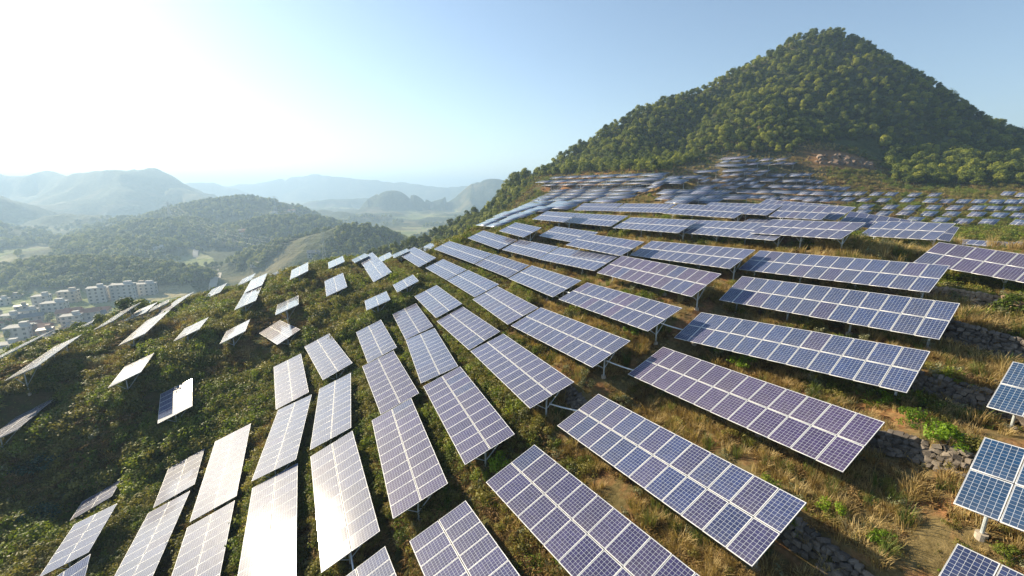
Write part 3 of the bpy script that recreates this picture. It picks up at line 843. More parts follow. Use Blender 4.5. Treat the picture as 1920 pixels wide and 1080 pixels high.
# which table is which
LBL = {
 1: 'purple solar table between two blue ones, conduit pipe running in at its far end',
 2: 'blue solar table with some purple modules, just below the all-purple table of the near slope',
 3: 'violet-blue solar table cut off by the bottom edge, below the blue table with purple modules',
 4: 'blue-violet solar table whose bare end post carries a conduit to the near purple table',
 5: 'blue solar table with a few purple modules among blue ones at its near end',
 6: 'evenly purple solar table in the middle distance, above the one of mixed blue and purple',
 7: 'blue solar table beside the upper edge of the purple mid-slope table',
 8: 'pale blue solar table touching the far end of the purple mid-slope table',
 9: 'pale blue solar table whose lower edge is hidden by the one in front, mid slope',
 10: 'pale blue solar table partly covered at its near end by the next one',
 11: 'short pale solar table standing alone beside a gap of yellow grass under the crowded rows',
 12: 'pale grey-blue solar table continuing in line behind the pale one next to the purple table',
 13: 'pale solar table near the crest with short grass below, behind the long crest table',
 14: 'longest pale solar table on the crest, its far corner against the forest spur',
 15: 'pale solar table following the long crest table in the same row',
 16: 'pale lilac solar table directly behind the one with mixed blue and purple modules',
 17: 'small pale solar table starting the row below the long crest table',
 18: 'pale lilac solar table second from the crest in the row below the long crest table',
 19: 'lilac solar table touching the far end of the blue-violet table with the bare end post',
 20: 'light grey solar table starting its row beside the lone small tables on the crest slope',
 21: 'light lilac solar table in the middle of its row of three on the open slope',
 22: 'lilac-blue solar table near a patch of stones, its bare end post carrying a conduit',
 23: 'light lilac table, farthest of three that climb in steps towards the crest',
 24: 'light lilac-blue table, middle of three stepped ones, its far edge overlapping the one behind',
 25: 'large lilac-violet table, nearest of the three above the bottom violet-blue table',
 26: 'grey-white table at the far end of the zigzag row of three overlapping tables',
 27: 'lilac-white table in the middle of the zigzag row of three overlapping tables',
 28: 'big lilac-white table at the near end of the zigzag row of three overlapping tables',
 29: 'short grey-white table standing off the far end of the glaring row, bushes behind it',
 30: 'tall glaring white table with straight upright edges in the middle of the glaring row',
 31: 'white table with the brightest sun glint on its lower half',
 32: 'grey-white table at the far end of the row beside the leaning glaring table',
 33: 'leaning glaring white table between the upright one and the steep one, warm tint',
 34: 'overexposed white table cut by the bottom edge, left of the one with the sun glint',
 35: 'long leaning white table, uppermost in the row below the glaring ones',
 36: 'white table cut by the bottom edge, in line below the long leaning white one',
 37: 'short white table with fine lines, above the long grey-white one at lower left',
 38: 'long grey-white table with fine lines running out of the bottom at lower left',
 39: 'small table half blue in shade and half grey in the dark gully at lower left',
 40: 'grey table with one shaded blue corner in the dark gully at lower left',
 41: 'corner of a grey table at the bottom edge below the blue-cornered one',
 43: 'small table split into a shaded blue half and a dazzling white half',
 44: 'small plain white table tilted on the dark slope above the half-blue half-white one',
 45: 'small white table on teal legs, left one of the pair on the upper dark slope',
 46: 'small white table, right one of the pair on the upper dark slope',
 47: 'white table cut by the left edge on thin legs in the shaded gully',
 48: 'long narrow white table seen almost edge-on at the left ridge, nearest there',
 49: 'narrow white table on the left ridge with four legs showing beneath',
 50: 'narrow white table on the left ridge overlapped by the one with four legs',
 51: 'thin white table seen edge-on above the village roofs, legs underneath',
 52: 'thin white table edge-on on the left ridge behind the one above the village',
 53: 'white table on the ridge just right of the leaning pylon',
 54: 'small white table on the ridge left of the folded pair of white tables',
 55: 'upper half of the folded pair of white tables on the ridge',
 56: 'lower half of the folded pair of white tables on the ridge',
 57: 'white table on the ridge standing out against the valley fields',
 58: 'thin white table low on the ridge between the folded pair and the fields',
 59: 'white table on the ridge beneath the lattice pylon',
 60: 'nearly square white table on the open slope below the pylon',
 61: 'small white table floating over dark bushes below the ridge',
 62: 'lilac-grey table turned away from the rest among the bushes',
 63: 'small pale table over bright green bushes, lower one of the two lone tables',
 64: 'small pale table, upper one of the two lone tables on the crest slope',
 65: 'upper white table of the crest pair that meets in a fold',
 66: 'lower white table of the crest pair that meets in a fold',
 67: 'white table on the crest beside the folded crest pair, conduit at its near end',
 68: 'white table mostly hidden behind the larger one on the crest',
 69: 'small white table against the dark valley hill on the crest',
 70: 'small pale table on the crest touching the forest edge',
 71: 'white corner of a table behind the folded crest pair',
 73: 'long blue solar table lowest of the stepped stack of three, above the near purple table',
 74: 'long deep blue solar table in the middle of the stepped stack of three',
 75: 'long blue solar table topmost of the stepped stack of three, stony bank below it',
 76: 'purple-blue solar table cut by the right edge above the dry grass terrace',
 77: 'blue solar table corner at the right edge, upper one beside the stone walls',
 78: 'big blue solar table corner at the right edge standing on a concrete foot',
 79: 'blue solar table corner at the bottom right corner of the picture',
 80: 'blue solar table of six columns on two white posts over dry grass',
 81: 'blue solar table with a dark shadow stripe along its low edge',
 82: 'long blue solar table ending beside the one with the shadow stripe',
 83: 'long blue solar table in line behind the one that ends beside the shadow stripe',
 84: 'pale blue solar table below the white conduit box at the upper rows',
 85: 'pale grey table reaching into the crowded rows at the far end of its line',
 86: 'pale blue table of the topmost long row, at the crowded rows end',
 87: 'pale blue table of the topmost long row, second along it',
 88: 'blue table of the topmost long row whose near end shows a dark gap beneath',
 89: 'blue table behind the topmost long row, its upper half showing',
 90: 'blue table near the right end of the topmost long row',
 91: 'blue table peeking out behind the right end of the topmost long row',
 92: 'strip of a blue table showing above the long blue table with the purple end module',
 93: 'blue table deep in shade behind the one with the shadow stripe',
 94: 'blue table peeking out behind the six-column one on white posts',
 95: 'low blue table behind the purple-blue one at the right edge',
 96: 'blue table end at the right edge behind the purple-blue one',
 97: 'thin white end of a table at the top of the left ridge',
 98: 'table seen from behind as a dark rail on legs at the left edge',
 99: 'bright narrow table beyond the dark rail on the left ridge',
 100: 'violet-blue solar table at the bottom edge, between glaring white and violet tables',
 101: 'small white corner of a table at the bottom edge beside the glinting one',
}
ORD = ['first', 'second', 'third', 'fourth', 'fifth', 'sixth', 'seventh', 'eighth', 'ninth', 'tenth', 'eleventh', 'twelfth', 'thirteenth', 'fourteenth', 'fifteenth',
       'sixteenth', 'seventeenth', 'eighteenth']
for k in NEAR:
    near_table(k, LBL[k])

# crowded rows: tables laid end to end along each row
sd = 100
for row, (p0, p1) in enumerate(CROWD_ROWS):
    L = float(np.linalg.norm(p1 - p0))
    c = max(2, int(round(L / 12.5)))
    sl = math.degrees(math.asin((p1[2] - p0[2]) / L))
    n = int((L / c - 0.35) / PITCH_M)
    for i in range(c):
        sd += 1
        far_table(0, 0, n, 'grey-violet table %s from the left in the %s of the tight rows under the hill' % (ORD[i], ORD[row]),
                  'tables in the tight rows under the hill', sd, at=p0 + (p1 - p0) * (i + 0.5) / c, sl=sl, az=153.9, tilt=18.0)

# scattered tables on the rising ground (left, right, middle row) in photo pixels
MID = [(680, 970, 92), (690, 770, 132), (800, 890, 130), (945, 1060, 122), (1130, 1235, 112), (1300, 1400, 108), (615, 910, 175), (920, 1085, 162), (1120, 1220, 158),
       (1265, 1370, 152), (1395, 1490, 160), (340, 605, 245), (650, 930, 235), (950, 1070, 230), (1100, 1195, 245), (1030, 1130, 280), (920, 1010, 272), (790, 890, 278),
       (690, 780, 288), (1200, 1375, 287), (1450, 1580, 285), (1570, 1675, 283), (80, 200, 318), (200, 410, 310), (420, 510, 318), (440, 530, 352), (580, 660, 345),
       (690, 770, 345), (800, 890, 335), (920, 1020, 335), (1070, 1270, 343), (1340, 1520, 350), (1500, 1610, 350), (1590, 1710, 357), (1700, 1800, 365), (30, 220, 360),
       (720, 800, 380), (570, 680, 400), (830, 930, 385), (960, 1060, 375), (400, 560, 425), (620, 850, 425), (945, 1125, 410), (1200, 1370, 415), (1340, 1460, 417),
       (1470, 1600, 420), (1600, 1730, 428), (1720, 1840, 425), (1840, 1960, 432), (10, 145, 475), (165, 305, 478), (330, 510, 478), (530, 650, 478), (650, 740, 490),
       (770, 1050, 470), (1060, 1240, 472), (1230, 1500, 478), (1490, 1580, 480), (1580, 1670, 487), (1660, 1870, 490), (0, 110, 535), (160, 380, 533), (380, 580, 533),
       (590, 900, 533), (900, 1090, 530), (1110, 1230, 530), (1200, 1310, 550), (1320, 1450, 545), (1440, 1640, 545), (1630, 1750, 560), (120, 300, 575), (330, 600, 572),
       (-160, -20, 370), (-130, 0, 305), (-240, -130, 355), (-300, -160, 455), (-60, 20, 365), (-350, -270, 358), (-110, -30, 410), (1750, 1900, 565), (1880, 2010, 500), (1960, 2080, 440)]
MID.sort(key=lambda m: m[2])
bins = []
for m in MID:
    if not bins or m[2] - bins[-1][0][2] > 24 or len(bins[-1]) > 16: bins.append([])
    bins[-1].append(m)
for row, i, (a, b, yy) in [(r_, c_, m) for r_, q in enumerate(bins) for c_, m in enumerate(sorted(q))]:
    sd += 1
    u, v = 1240 + (a + b) / 12, 280 + yy / 6
    Y = np.interp(v, [292, 310, 322, 338, 352, 370, 380], [200, 192, 185, 175, 165, 150, 125])
    ang = abs(math.sin(R(153.5) - math.atan2(u - 960, F)))
    n = int(np.clip(round((b - a) / 6 * Y / F / (PITCH_M * ang) * 1.06), 3, 14))
    far_table(u, v, n, 'small table %s from the left in the %s line of scattered tables below the scar' % (ORD[i], ORD[row]), 'tables on the rising ground below the scar', sd)

# single small tables in the shaded field at the foot of the forest
FIELD = [(690, 90), (815, 93), (925, 95), (1100, 98), (1250, 100), (720, 137), (865, 140), (1045, 140), (1220, 143), (1335, 148), (1465, 150), (1585, 150), (1715, 152), (1835, 152),
         (1920, 148), (920, 192), (1080, 195), (1240, 197), (1400, 197), (1570, 198), (1695, 202), (1840, 205), (870, 240), (1030, 235), (1205, 242), (1375, 245), (1565, 247),
         (1735, 253), (1890, 257), (1295, 290), (1465, 300), (1655, 303), (1900, 308), (735, 190), (710, 230), (1800, 90), (1915, 100), (610, 92), (500, 132), (600, 135), (400, 130), (1100, 286)]
FIELD.sort(key=lambda m: m[1])
bins = []
for m in FIELD:
    if not bins or m[1] - bins[-1][0][1] > 24: bins.append([])
    bins[-1].append(m)
for row, i, (a, b) in [(r_, c_, m) for r_, q in enumerate(bins) for c_, m in enumerate(sorted(q))]:
    sd += 1
    far_table(1440 + a / 4, 340 + b / 4, 3, 'tiny single-post table %s from the left in the %s line of the shaded field' % (ORD[i], ORD[row]), 'single-post tables in the shaded field', sd, stand=1.5)
# ------------------------------------------------------------------ plants
def diamonds(C, Nrm, size, asp, rng):
    "leaf-shaped quads at centres C facing Nrm"
    n = len(C)
    T = rng.normal(size=(n, 3)); T -= (T * Nrm).sum(1, keepdims=True) * Nrm
    T /= np.linalg.norm(T, axis=1, keepdims=True) + 1e-9
    B = np.cross(Nrm, T)
    s = (size * (0.6 + 0.8 * rng.random(n)))[:, None]
    bend = Nrm * s * 0.18
    V = np.stack([C + T * s, C + B * s * asp + bend, C - T * s, C - B * s * asp + bend], 1).reshape(-1, 3)
    Fc = np.arange(n * 4).reshape(-1, 4)
    return V, Fc

def cloud(rng, clumps, per, size, asp=0.55, out=0.8, shell=0.55):
    Cs = []; Ns = []
    for (c, rad) in clumps:
        d = rng.normal(size=(per, 3)); d /= np.linalg.norm(d, axis=1, keepdims=True)
        rr = (shell + (1 - shell) * rng.random(per)) ** 0.8
        Cs.append(np.array(c) + d * rr[:, None] * np.array(rad))
        nn = d * out + rng.normal(size=(per, 3)) * 0.45 + np.array([0, 0, 0.35])
        Ns.append(nn / np.linalg.norm(nn, axis=1, keepdims=True))
    return diamonds(np.concatenate(Cs), np.concatenate(Ns), size, asp, rng)

def blades(rng, n, h, spread, w, lean=0.5, droop=0.35):
    V = []; Fc = []
    for i in range(n):
        a = rng.random() * 2 * math.pi; r0 = spread * math.sqrt(rng.random())
        b = np.array([math.cos(a) * r0, math.sin(a) * r0, -0.03])
        a2 = a + rng.normal() * 0.7
        d = np.array([math.cos(a2), math.sin(a2), 0])
        sd = np.array([-d[1], d[0], 0])
        hh = h * (0.55 + 0.6 * rng.random()); ln = lean * (0.25 + rng.random())
        p1 = b + d * hh * ln * 0.45 + np.array([0, 0, hh * 0.62])
        p2 = b + d * hh * (ln * 0.9 + droop * rng.random()) + np.array([0, 0, hh * (1.0 - 0.25 * ln)])
        k = len(V)
        V += [b - sd * w, b + sd * w, p1 + sd * w * 0.8, p1 - sd * w * 0.8, p2 + sd * w * 0.15, p2 - sd * w * 0.15]
        Fc += [(k, k + 1, k + 2, k + 3), (k + 3, k + 2, k + 4, k + 5)]
    return np.array(V), np.array(Fc)

def join(parts):
    V = []; Fc = []; k = 0
    for v, f in parts:
        V.append(v); Fc.append(f + k); k += len(v)
    return np.concatenate(V), np.concatenate(Fc)

L_STRAW = leaf_mat('dry_straw', (0.22, 0.15, 0.06), (0.42, 0.31, 0.135), (0.62, 0.49, 0.25), 0.35, 0.7)
L_RUST = leaf_mat('dry_bracken', (0.10, 0.058, 0.021), (0.23, 0.14, 0.05), (0.42, 0.29, 0.125), 0.25, 0.7)
L_OLIVE = leaf_mat('olive_leaves', (0.075, 0.078, 0.016), (0.195, 0.185, 0.040), (0.40, 0.35, 0.11), 0.40)
L_GREEN = leaf_mat('green_leaves', (0.055, 0.082, 0.012), (0.150, 0.205, 0.026), (0.32, 0.36, 0.06), 0.40)
L_LIME = leaf_mat('bright_leaves', (0.075, 0.14, 0.010), (0.16, 0.27, 0.015), (0.30, 0.42, 0.03), 0.38)
L_DEEP = leaf_mat('dark_glossy_leaves', (0.010, 0.030, 0.022), (0.020, 0.060, 0.040), (0.040, 0.10, 0.06), 0.2, 0.4)
L_PALE = leaf_mat('pale_grey_leaves', (0.09, 0.10, 0.045), (0.19, 0.20, 0.10), (0.36, 0.36, 0.23), 0.25)
L_GRASS = leaf_mat('green_grass', (0.055, 0.085, 0.018), (0.12, 0.165, 0.035), (0.23, 0.26, 0.08), 0.35)
M_BARK = simple_mat('bark', (0.085, 0.065, 0.048), 0.95, 0, 0.4, 5)

KINDS = bpy.data.collections.new('plant_kinds')
def kind(name, vf, mat):
    o = bpy.data.objects.new(name, mesh_np(name, vf[0], vf[1], (mat,)))
    KINDS.objects.link(o)
    return o

def shrub_vf(seed, h=0.8, w=0.6, per=42, size=0.055, nclump=7, asp=0.5):
    rng = np.random.default_rng(seed)
    cl = []
    for i in range(nclump):
        a = rng.random() * 6.28; r = w * math.sqrt(rng.random()) * 0.75
        z = h * (0.25 + 0.65 * rng.random()) * (1 - 0.4 * (r / w))
        k = 0.20 + 0.16 * rng.random()
        cl.append(((math.cos(a) * r, math.sin(a) * r, z), (k * w / 0.6, k * w / 0.6, k * 0.8 * h / 0.8)))
    v, f = cloud(rng, cl, per, size, asp, shell=0.25)
    v[:, 2] = np.maximum(v[:, 2], -0.02)
    return v, f

def fern_vf(seed, n=11, h=0.55):
    rng = np.random.default_rng(seed)
    V = []; Fc = []
    for i in range(n):
        a = i / n * 6.28 + rng.normal() * 0.3
        d = np.array([math.cos(a), math.sin(a), 0]); s = np.array([-d[1], d[0], 0])
        ln = h * (0.9 + 0.5 * rng.random())
        for t in np.linspace(0.15, 1, 8):
            p = d * ln * t * 0.9 + np.array([0, 0, h * (1.5 * t - 1.05 * t * t)])
            w = ln * 0.26 * (1.05 - t)
            for sg in (-1, 1):
                k = len(V)
                V += [p, p + s * sg * w * 0.5 + d * 0.05, p + s * sg * w + d * 0.06 - np.array([0, 0, 0.04]), p + s * sg * w * 0.5 - d * 0.03]
                Fc.append((k, k + 1, k + 2, k + 3))
    return np.array(V), np.array(Fc)

for i in range(3):
    kind('a_dry_tuft_%d' % i, blades(np.random.default_rng(i), 46, 0.55, 0.22, 0.011), L_STRAW)
for i in range(2):
    kind('b_tall_grass_%d' % i, blades(np.random.default_rng(20 + i), 60, 0.95, 0.28, 0.013, 0.35, 0.25), (L_STRAW, L_GRASS)[i])
for i in range(2):
    kind('c_green_tuft_%d' % i, blades(np.random.default_rng(30 + i), 42, 0.42, 0.22, 0.013), L_GRASS)
for i in range(3):
    kind('d_olive_shrub_%d' % i, shrub_vf(40 + i), L_OLIVE)
for i in range(2):
    kind('e_green_shrub_%d' % i, shrub_vf(50 + i, 0.85, 0.6, 46, 0.06), L_GREEN)
for i in range(2):
    kind('f_rust_bracken_%d' % i, join([fern_vf(60 + i, 12, 0.5), shrub_vf(65 + i, 0.55, 0.5, 18, 0.05, 5)]), L_RUST)
for i in range(2):
    kind('g_fern_%d' % i, fern_vf(70 + i), (L_GREEN, L_OLIVE)[i])
kind('h_lime_weed_0', shrub_vf(80, 0.5, 0.45, 40, 0.055, 6), L_LIME)
kind('i_pale_shrub_0', shrub_vf(90, 0.75, 0.5, 30, 0.05, 7), L_PALE)
kind('j_litter_0', shrub_vf(95, 0.14, 0.6, 26, 0.06, 5), L_RUST)
KN = sorted(o.name for o in KINDS.objects)
def kid(prefix):
    return [i for i, n in enumerate(KN) if n.startswith(prefix)]

def scatter_group(coll):
    g = bpy.data.node_groups.new('scatter', 'GeometryNodeTree')
    g.interface.new_socket('Geometry', in_out='INPUT', socket_type='NodeSocketGeometry')
    g.interface.new_socket('Geometry', in_out='OUTPUT', socket_type='NodeSocketGeometry')
    i = g.nodes.new('NodeGroupInput'); o = g.nodes.new('NodeGroupOutput')
    ci = g.nodes.new('GeometryNodeCollectionInfo')
    ci.inputs['Collection'].default_value = coll
    ci.inputs['Separate Children'].default_value = True
    ci.inputs['Reset Children'].default_value = True
    ip = g.nodes.new('GeometryNodeInstanceOnPoints')
    ip.inputs['Pick Instance'].default_value = True
    def attr(n, t):
        a = g.nodes.new('GeometryNodeInputNamedAttribute'); a.data_type = t; a.inputs['Name'].default_value = n
        return a.outputs['Attribute']
    g.links.new(i.outputs[0], ip.inputs['Points'])
    g.links.new(ci.outputs[0], ip.inputs['Instance'])
    g.links.new(attr('pick', 'INT'), ip.inputs['Instance Index'])
    g.links.new(attr('turn', 'FLOAT_VECTOR'), ip.inputs['Rotation'])
    g.links.new(attr('size', 'FLOAT_VECTOR'), ip.inputs['Scale'])
    g.links.new(ip.outputs[0], o.inputs[0])
    return g

def scatter(name, coll, P, pick, turn, size, label):
    me = bpy.data.meshes.new(name)
    me.vertices.add(len(P)); me.vertices.foreach_set('co', np.asarray(P, np.float32).ravel())
    a = me.attributes.new('pick', 'INT', 'POINT'); a.data.foreach_set('value', np.asarray(pick, np.int32))
    a = me.attributes.new('turn', 'FLOAT_VECTOR', 'POINT'); a.data.foreach_set('vector', np.asarray(turn, np.float32).ravel())
    a = me.attributes.new('size', 'FLOAT_VECTOR', 'POINT'); a.data.foreach_set('vector', np.asarray(size, np.float32).ravel())
    o = obj(name, me, kind='stuff', label=label)
    md = o.modifiers.new('scatter', 'NODES'); md.node_group = scatter_group(coll)
    return o

def clearance(x, y, z):
    "height of free air above each ground point below the panels"
    c = np.full(len(x), 99.0)
    for (tx, ty, tz, e1, e2, nn, hl, hw) in TABLE_BOXES:
        dx, dy = x - tx, y - ty
        zz = tz - (nn[0] * dx + nn[1] * dy) / nn[2]
        s1 = e1[0] * dx + e1[1] * dy + e1[2] * (zz - tz)
        s2 = e2[0] * dx + e2[1] * dy + e2[2] * (zz - tz)
        m = (np.abs(s1) < hl + 1.2) & (s2 > -hw - 1.0) & (s2 < hw + 2.2)
        edge = tz + e1[2] * np.clip(s1, -hl, hl) + e2[2] * np.clip(s2, -hw, hw)     # the panel, or its nearest edge
        gap = np.where(s2 < -hw, np.maximum(edge - z, 0.9), edge - z)
        c[m] = np.minimum(c[m], gap[m])
    return c

def in_front(x, y, z, h):
    "True where a plant of height h covers part of a panel behind it, seen from the drone"
    out = np.zeros(len(x), bool)
    u0, v0, d0 = to_px(np.stack([x, y, z + h], 1))
    w = 0.42 * h / np.maximum(d0, 1) * F
    u1, v1, _ = to_px(np.stack([x, y, z + 0.55 * h], 1))
    top = np.stack([x, y, z + h], 1)
    for (tx, ty, tz, e1, e2, nn, hl, hw) in TABLE_BOXES[:len(NEAR)]:
        ahead = (nn @ np.array([tx, ty, tz])) / np.minimum(top @ nn, -1e-6) > 1.01     # the panel's plane lies behind the plant
        C = np.array([np.array([tx, ty, tz]) + e1 * a * hl + e2 * b * hw for a, b in ((-1, -1), (1, -1), (1, 1), (-1, 1))])
        cu, cv, cd = to_px(C)
        if (cd < 1).any(): continue
        if ((cu[1] - cu[0]) * (cv[2] - cv[1]) - (cv[1] - cv[0]) * (cu[2] - cu[1])) < 0: cu, cv = cu[::-1], cv[::-1]
        for (pu, pv) in ((u0, v0), (u0 - w, v1), (u0 + w, v1)):
            m = ahead
            for i in range(4):
                j = (i + 1) % 4
                m = m & (((cu[j] - cu[i]) * (pv - cv[i]) - (cv[j] - cv[i]) * (pu - cu[i])) > 0)
            out |= m
    return out

def undergrowth():
    rng = np.random.default_rng(3)
    n = 165000
    th = np.radians(rng.uniform(-60, 60, n))
    # density falls off with distance
    r = 5 + 150 * rng.random(n) ** 1.35
    x, y = np.sin(th) * r, np.cos(th) * r
    keep = rng.random(n) < np.clip(r / 45, 0.32, 1)
    x, y, r = x[keep], y[keep], r[keep]
    # the saddle and the field below the forest
    th2 = np.radians(rng.uniform(-6, 56, 42000)); r2 = rng.uniform(120, 265, 42000)
    x = np.concatenate([x, np.sin(th2) * r2]); y = np.concatenate([y, np.cos(th2) * r2]); r = np.hypot(x, y)
    z = terrain(x, y)
    keep = z > -40
    x, y, z, r = x[keep], y[keep], z[keep], r[keep]
    n = len(x)
    d = dryness(x, y)
    p1 = fbm(x, y, 9, 3, 31); p2 = fbm(x, y, 5, 3, 33); p3 = fbm(x, y, 16, 2, 35)
    rnd = rng.random(n)
    pick = np.zeros(n, int); sc = np.ones(n)
    groups = {c: kid(c) for c in 'abcdefghij'}
    def choose(mask, opts):
        idx = np.where(mask)[0]
        w = np.array([o[1] for o in opts], float); w /= w.sum()
        ch = rng.choice(len(opts), len(idx), p=w)
        for q, o in enumerate(opts):
            ii = idx[ch == q]
            pick[ii] = rng.choice(groups[o[0]], len(ii))
            sc[ii] = o[2] * rng.uniform(0.65, 1.35, len(ii))
    dryz = d + 0.5 * p1 > 0.5
    choose(dryz & (p2 <= 0.12), [('a', 8, 1.1), ('b', 1.4, 0.85), ('c', 1.2, 0.8), ('d', 0.5, 0.7), ('f', 1.4, 0.8), ('i', 0.35, 0.8), ('j', 1.5, 1)])
    choose(dryz & (p2 > 0.12), [('a', 2.5, 0.95), ('c', 3, 1.0), ('d', 1.5, 0.85), ('e', 1.2, 0.8), ('g', 0.8, 0.8), ('h', 0.25, 0.8), ('i', 0.6, 0.9)])
    wet = ~dryz
    choose(wet & (p1 > 0.05), [('d', 3.5, 1.3), ('e', 2.6, 1.35), ('c', 1.6, 1.2), ('g', 1.2, 1.2), ('h', 0.6, 1.0), ('f', 0.9, 1.1)])
    choose(wet & (p1 <= 0.05) & (p1 > -0.22), [('d', 2.8, 1.1), ('f', 2.6, 1.15), ('c', 1.4, 1.1), ('e', 0.8, 1), ('g', 0.6, 1), ('a', 1.5, 1.1), ('i', 0.3, 1), ('h', 0.15, 1)])
    choose(wet & (p1 <= -0.22), [('f', 2.6, 1.1), ('d', 1.4, 0.95), ('a', 3.0, 1.1), ('j', 1, 1.2), ('i', 0.3, 1)])
    tall = (rng.random(n) < 0.15) & wet
    sc[tall] *= 1.75
    # thin the plants so that soil shows on the dry terraces
    bald = dryz & (fbm(x, y, 2.6, 3, 37) + 0.4 * p1 > 0.20)
    keep = ~(bald & (rng.random(n) < 0.88) & (r > 17))
    # the slope stays in leaf: bigger and sparser with distance
    sc = sc * np.clip((r / 38) ** 0.45, 0.8, 1.3)
    sc = np.minimum(sc, 2.3)
    hgt = np.array([1.0 if KN[k][0] in 'b' else 0.75 for k in range(len(KN))])[pick]
    cl = clearance(x, y, z)
    sc = np.minimum(sc, np.maximum(cl - 0.45, 0.14) * 0.68 / hgt)
    # a plant that would stand in front of a panel stays low
    sc = np.where(r > 118, sc * 0.95, sc)
    keep &= ~(((x - SCAR[0]) / 15) ** 2 + ((y - SCAR[1]) / 8) ** 2 < 1)
    hide = in_front(x, y, z, sc * hgt * 1.05)
    sc = np.where(hide, np.minimum(sc, 0.62), sc)
    hide = in_front(x, y, z, sc * hgt * 1.05)
    sc = np.where(hide, np.minimum(sc, 0.30), sc)
    keep &= ~((cl < 3.5) & (r > 100) & (rng.random(n) < 0.85))
    keep &= ~((cl < 1.3) & (rng.random(n) < 0.35))
    # leave the faces of the terrace walls open
    for k in WALLS:
        a, b, e, up, h = wall_line(k)
        t = (x - a[0]) * e[0] + (y - a[1]) * e[1]; q = (x - a[0]) * up[0] + (y - a[1]) * up[1]
        keep &= ~((t > -0.5) & (t < (b - a) @ e + 0.5) & (q > -1.0) & (q < 0.35) & (rng.random(n) < 0.5))
    P = np.stack([x, y, z - 0.02], 1)[keep]
    m = len(P)
    turn = np.stack([rng.normal(0, 0.12, m), rng.normal(0, 0.12, m), rng.uniform(0, 6.28, m)], 1)
    s = sc[keep]
    size = np.stack([s * rng.uniform(0.85, 1.25, m), s * rng.uniform(0.85, 1.25, m), s * rng.uniform(0.8, 1.2, m)], 1)
    scatter('undergrowth', KINDS, P, pick[keep], turn, size, 'mixed shrubs, ferns and dry grass covering the near hillside')
    return m

N_UNDER = undergrowth()

# ------------------------------------------------------------------ bushes one can point at
BUSH = {}
def bush_mesh(mat, seed):
    k = (mat.name, seed)
    if k not in BUSH:
        rng = np.random.default_rng(200 + seed)
        cl = []
        for i in range(15):
            a = rng.random() * 6.28; r = 0.75 * math.sqrt(rng.random()); z = 0.25 + 0.75 * rng.random() * (1 - 0.5 * r)
            q = 0.22 + 0.14 * rng.random()
            cl.append(((math.cos(a) * r, math.sin(a) * r, z), (q, q, q * 0.8)))
        v, f = cloud(rng, cl, 75, 0.055, 0.5, shell=0.3)
        v[:, 2] = np.maximum(v[:, 2], 0)
        BUSH[k] = mesh_np('foliage', v, f, (mat,))
    return BUSH[k]
STEMS = MB()
for i in range(5):
    a = i * 1.256
    STEMS.bar((0, 0, -0.15), (0.4 * math.cos(a), 0.4 * math.sin(a), 0.75), 0.018, 5)
STEM_MESH = STEMS.mesh('stem', M_BARK)

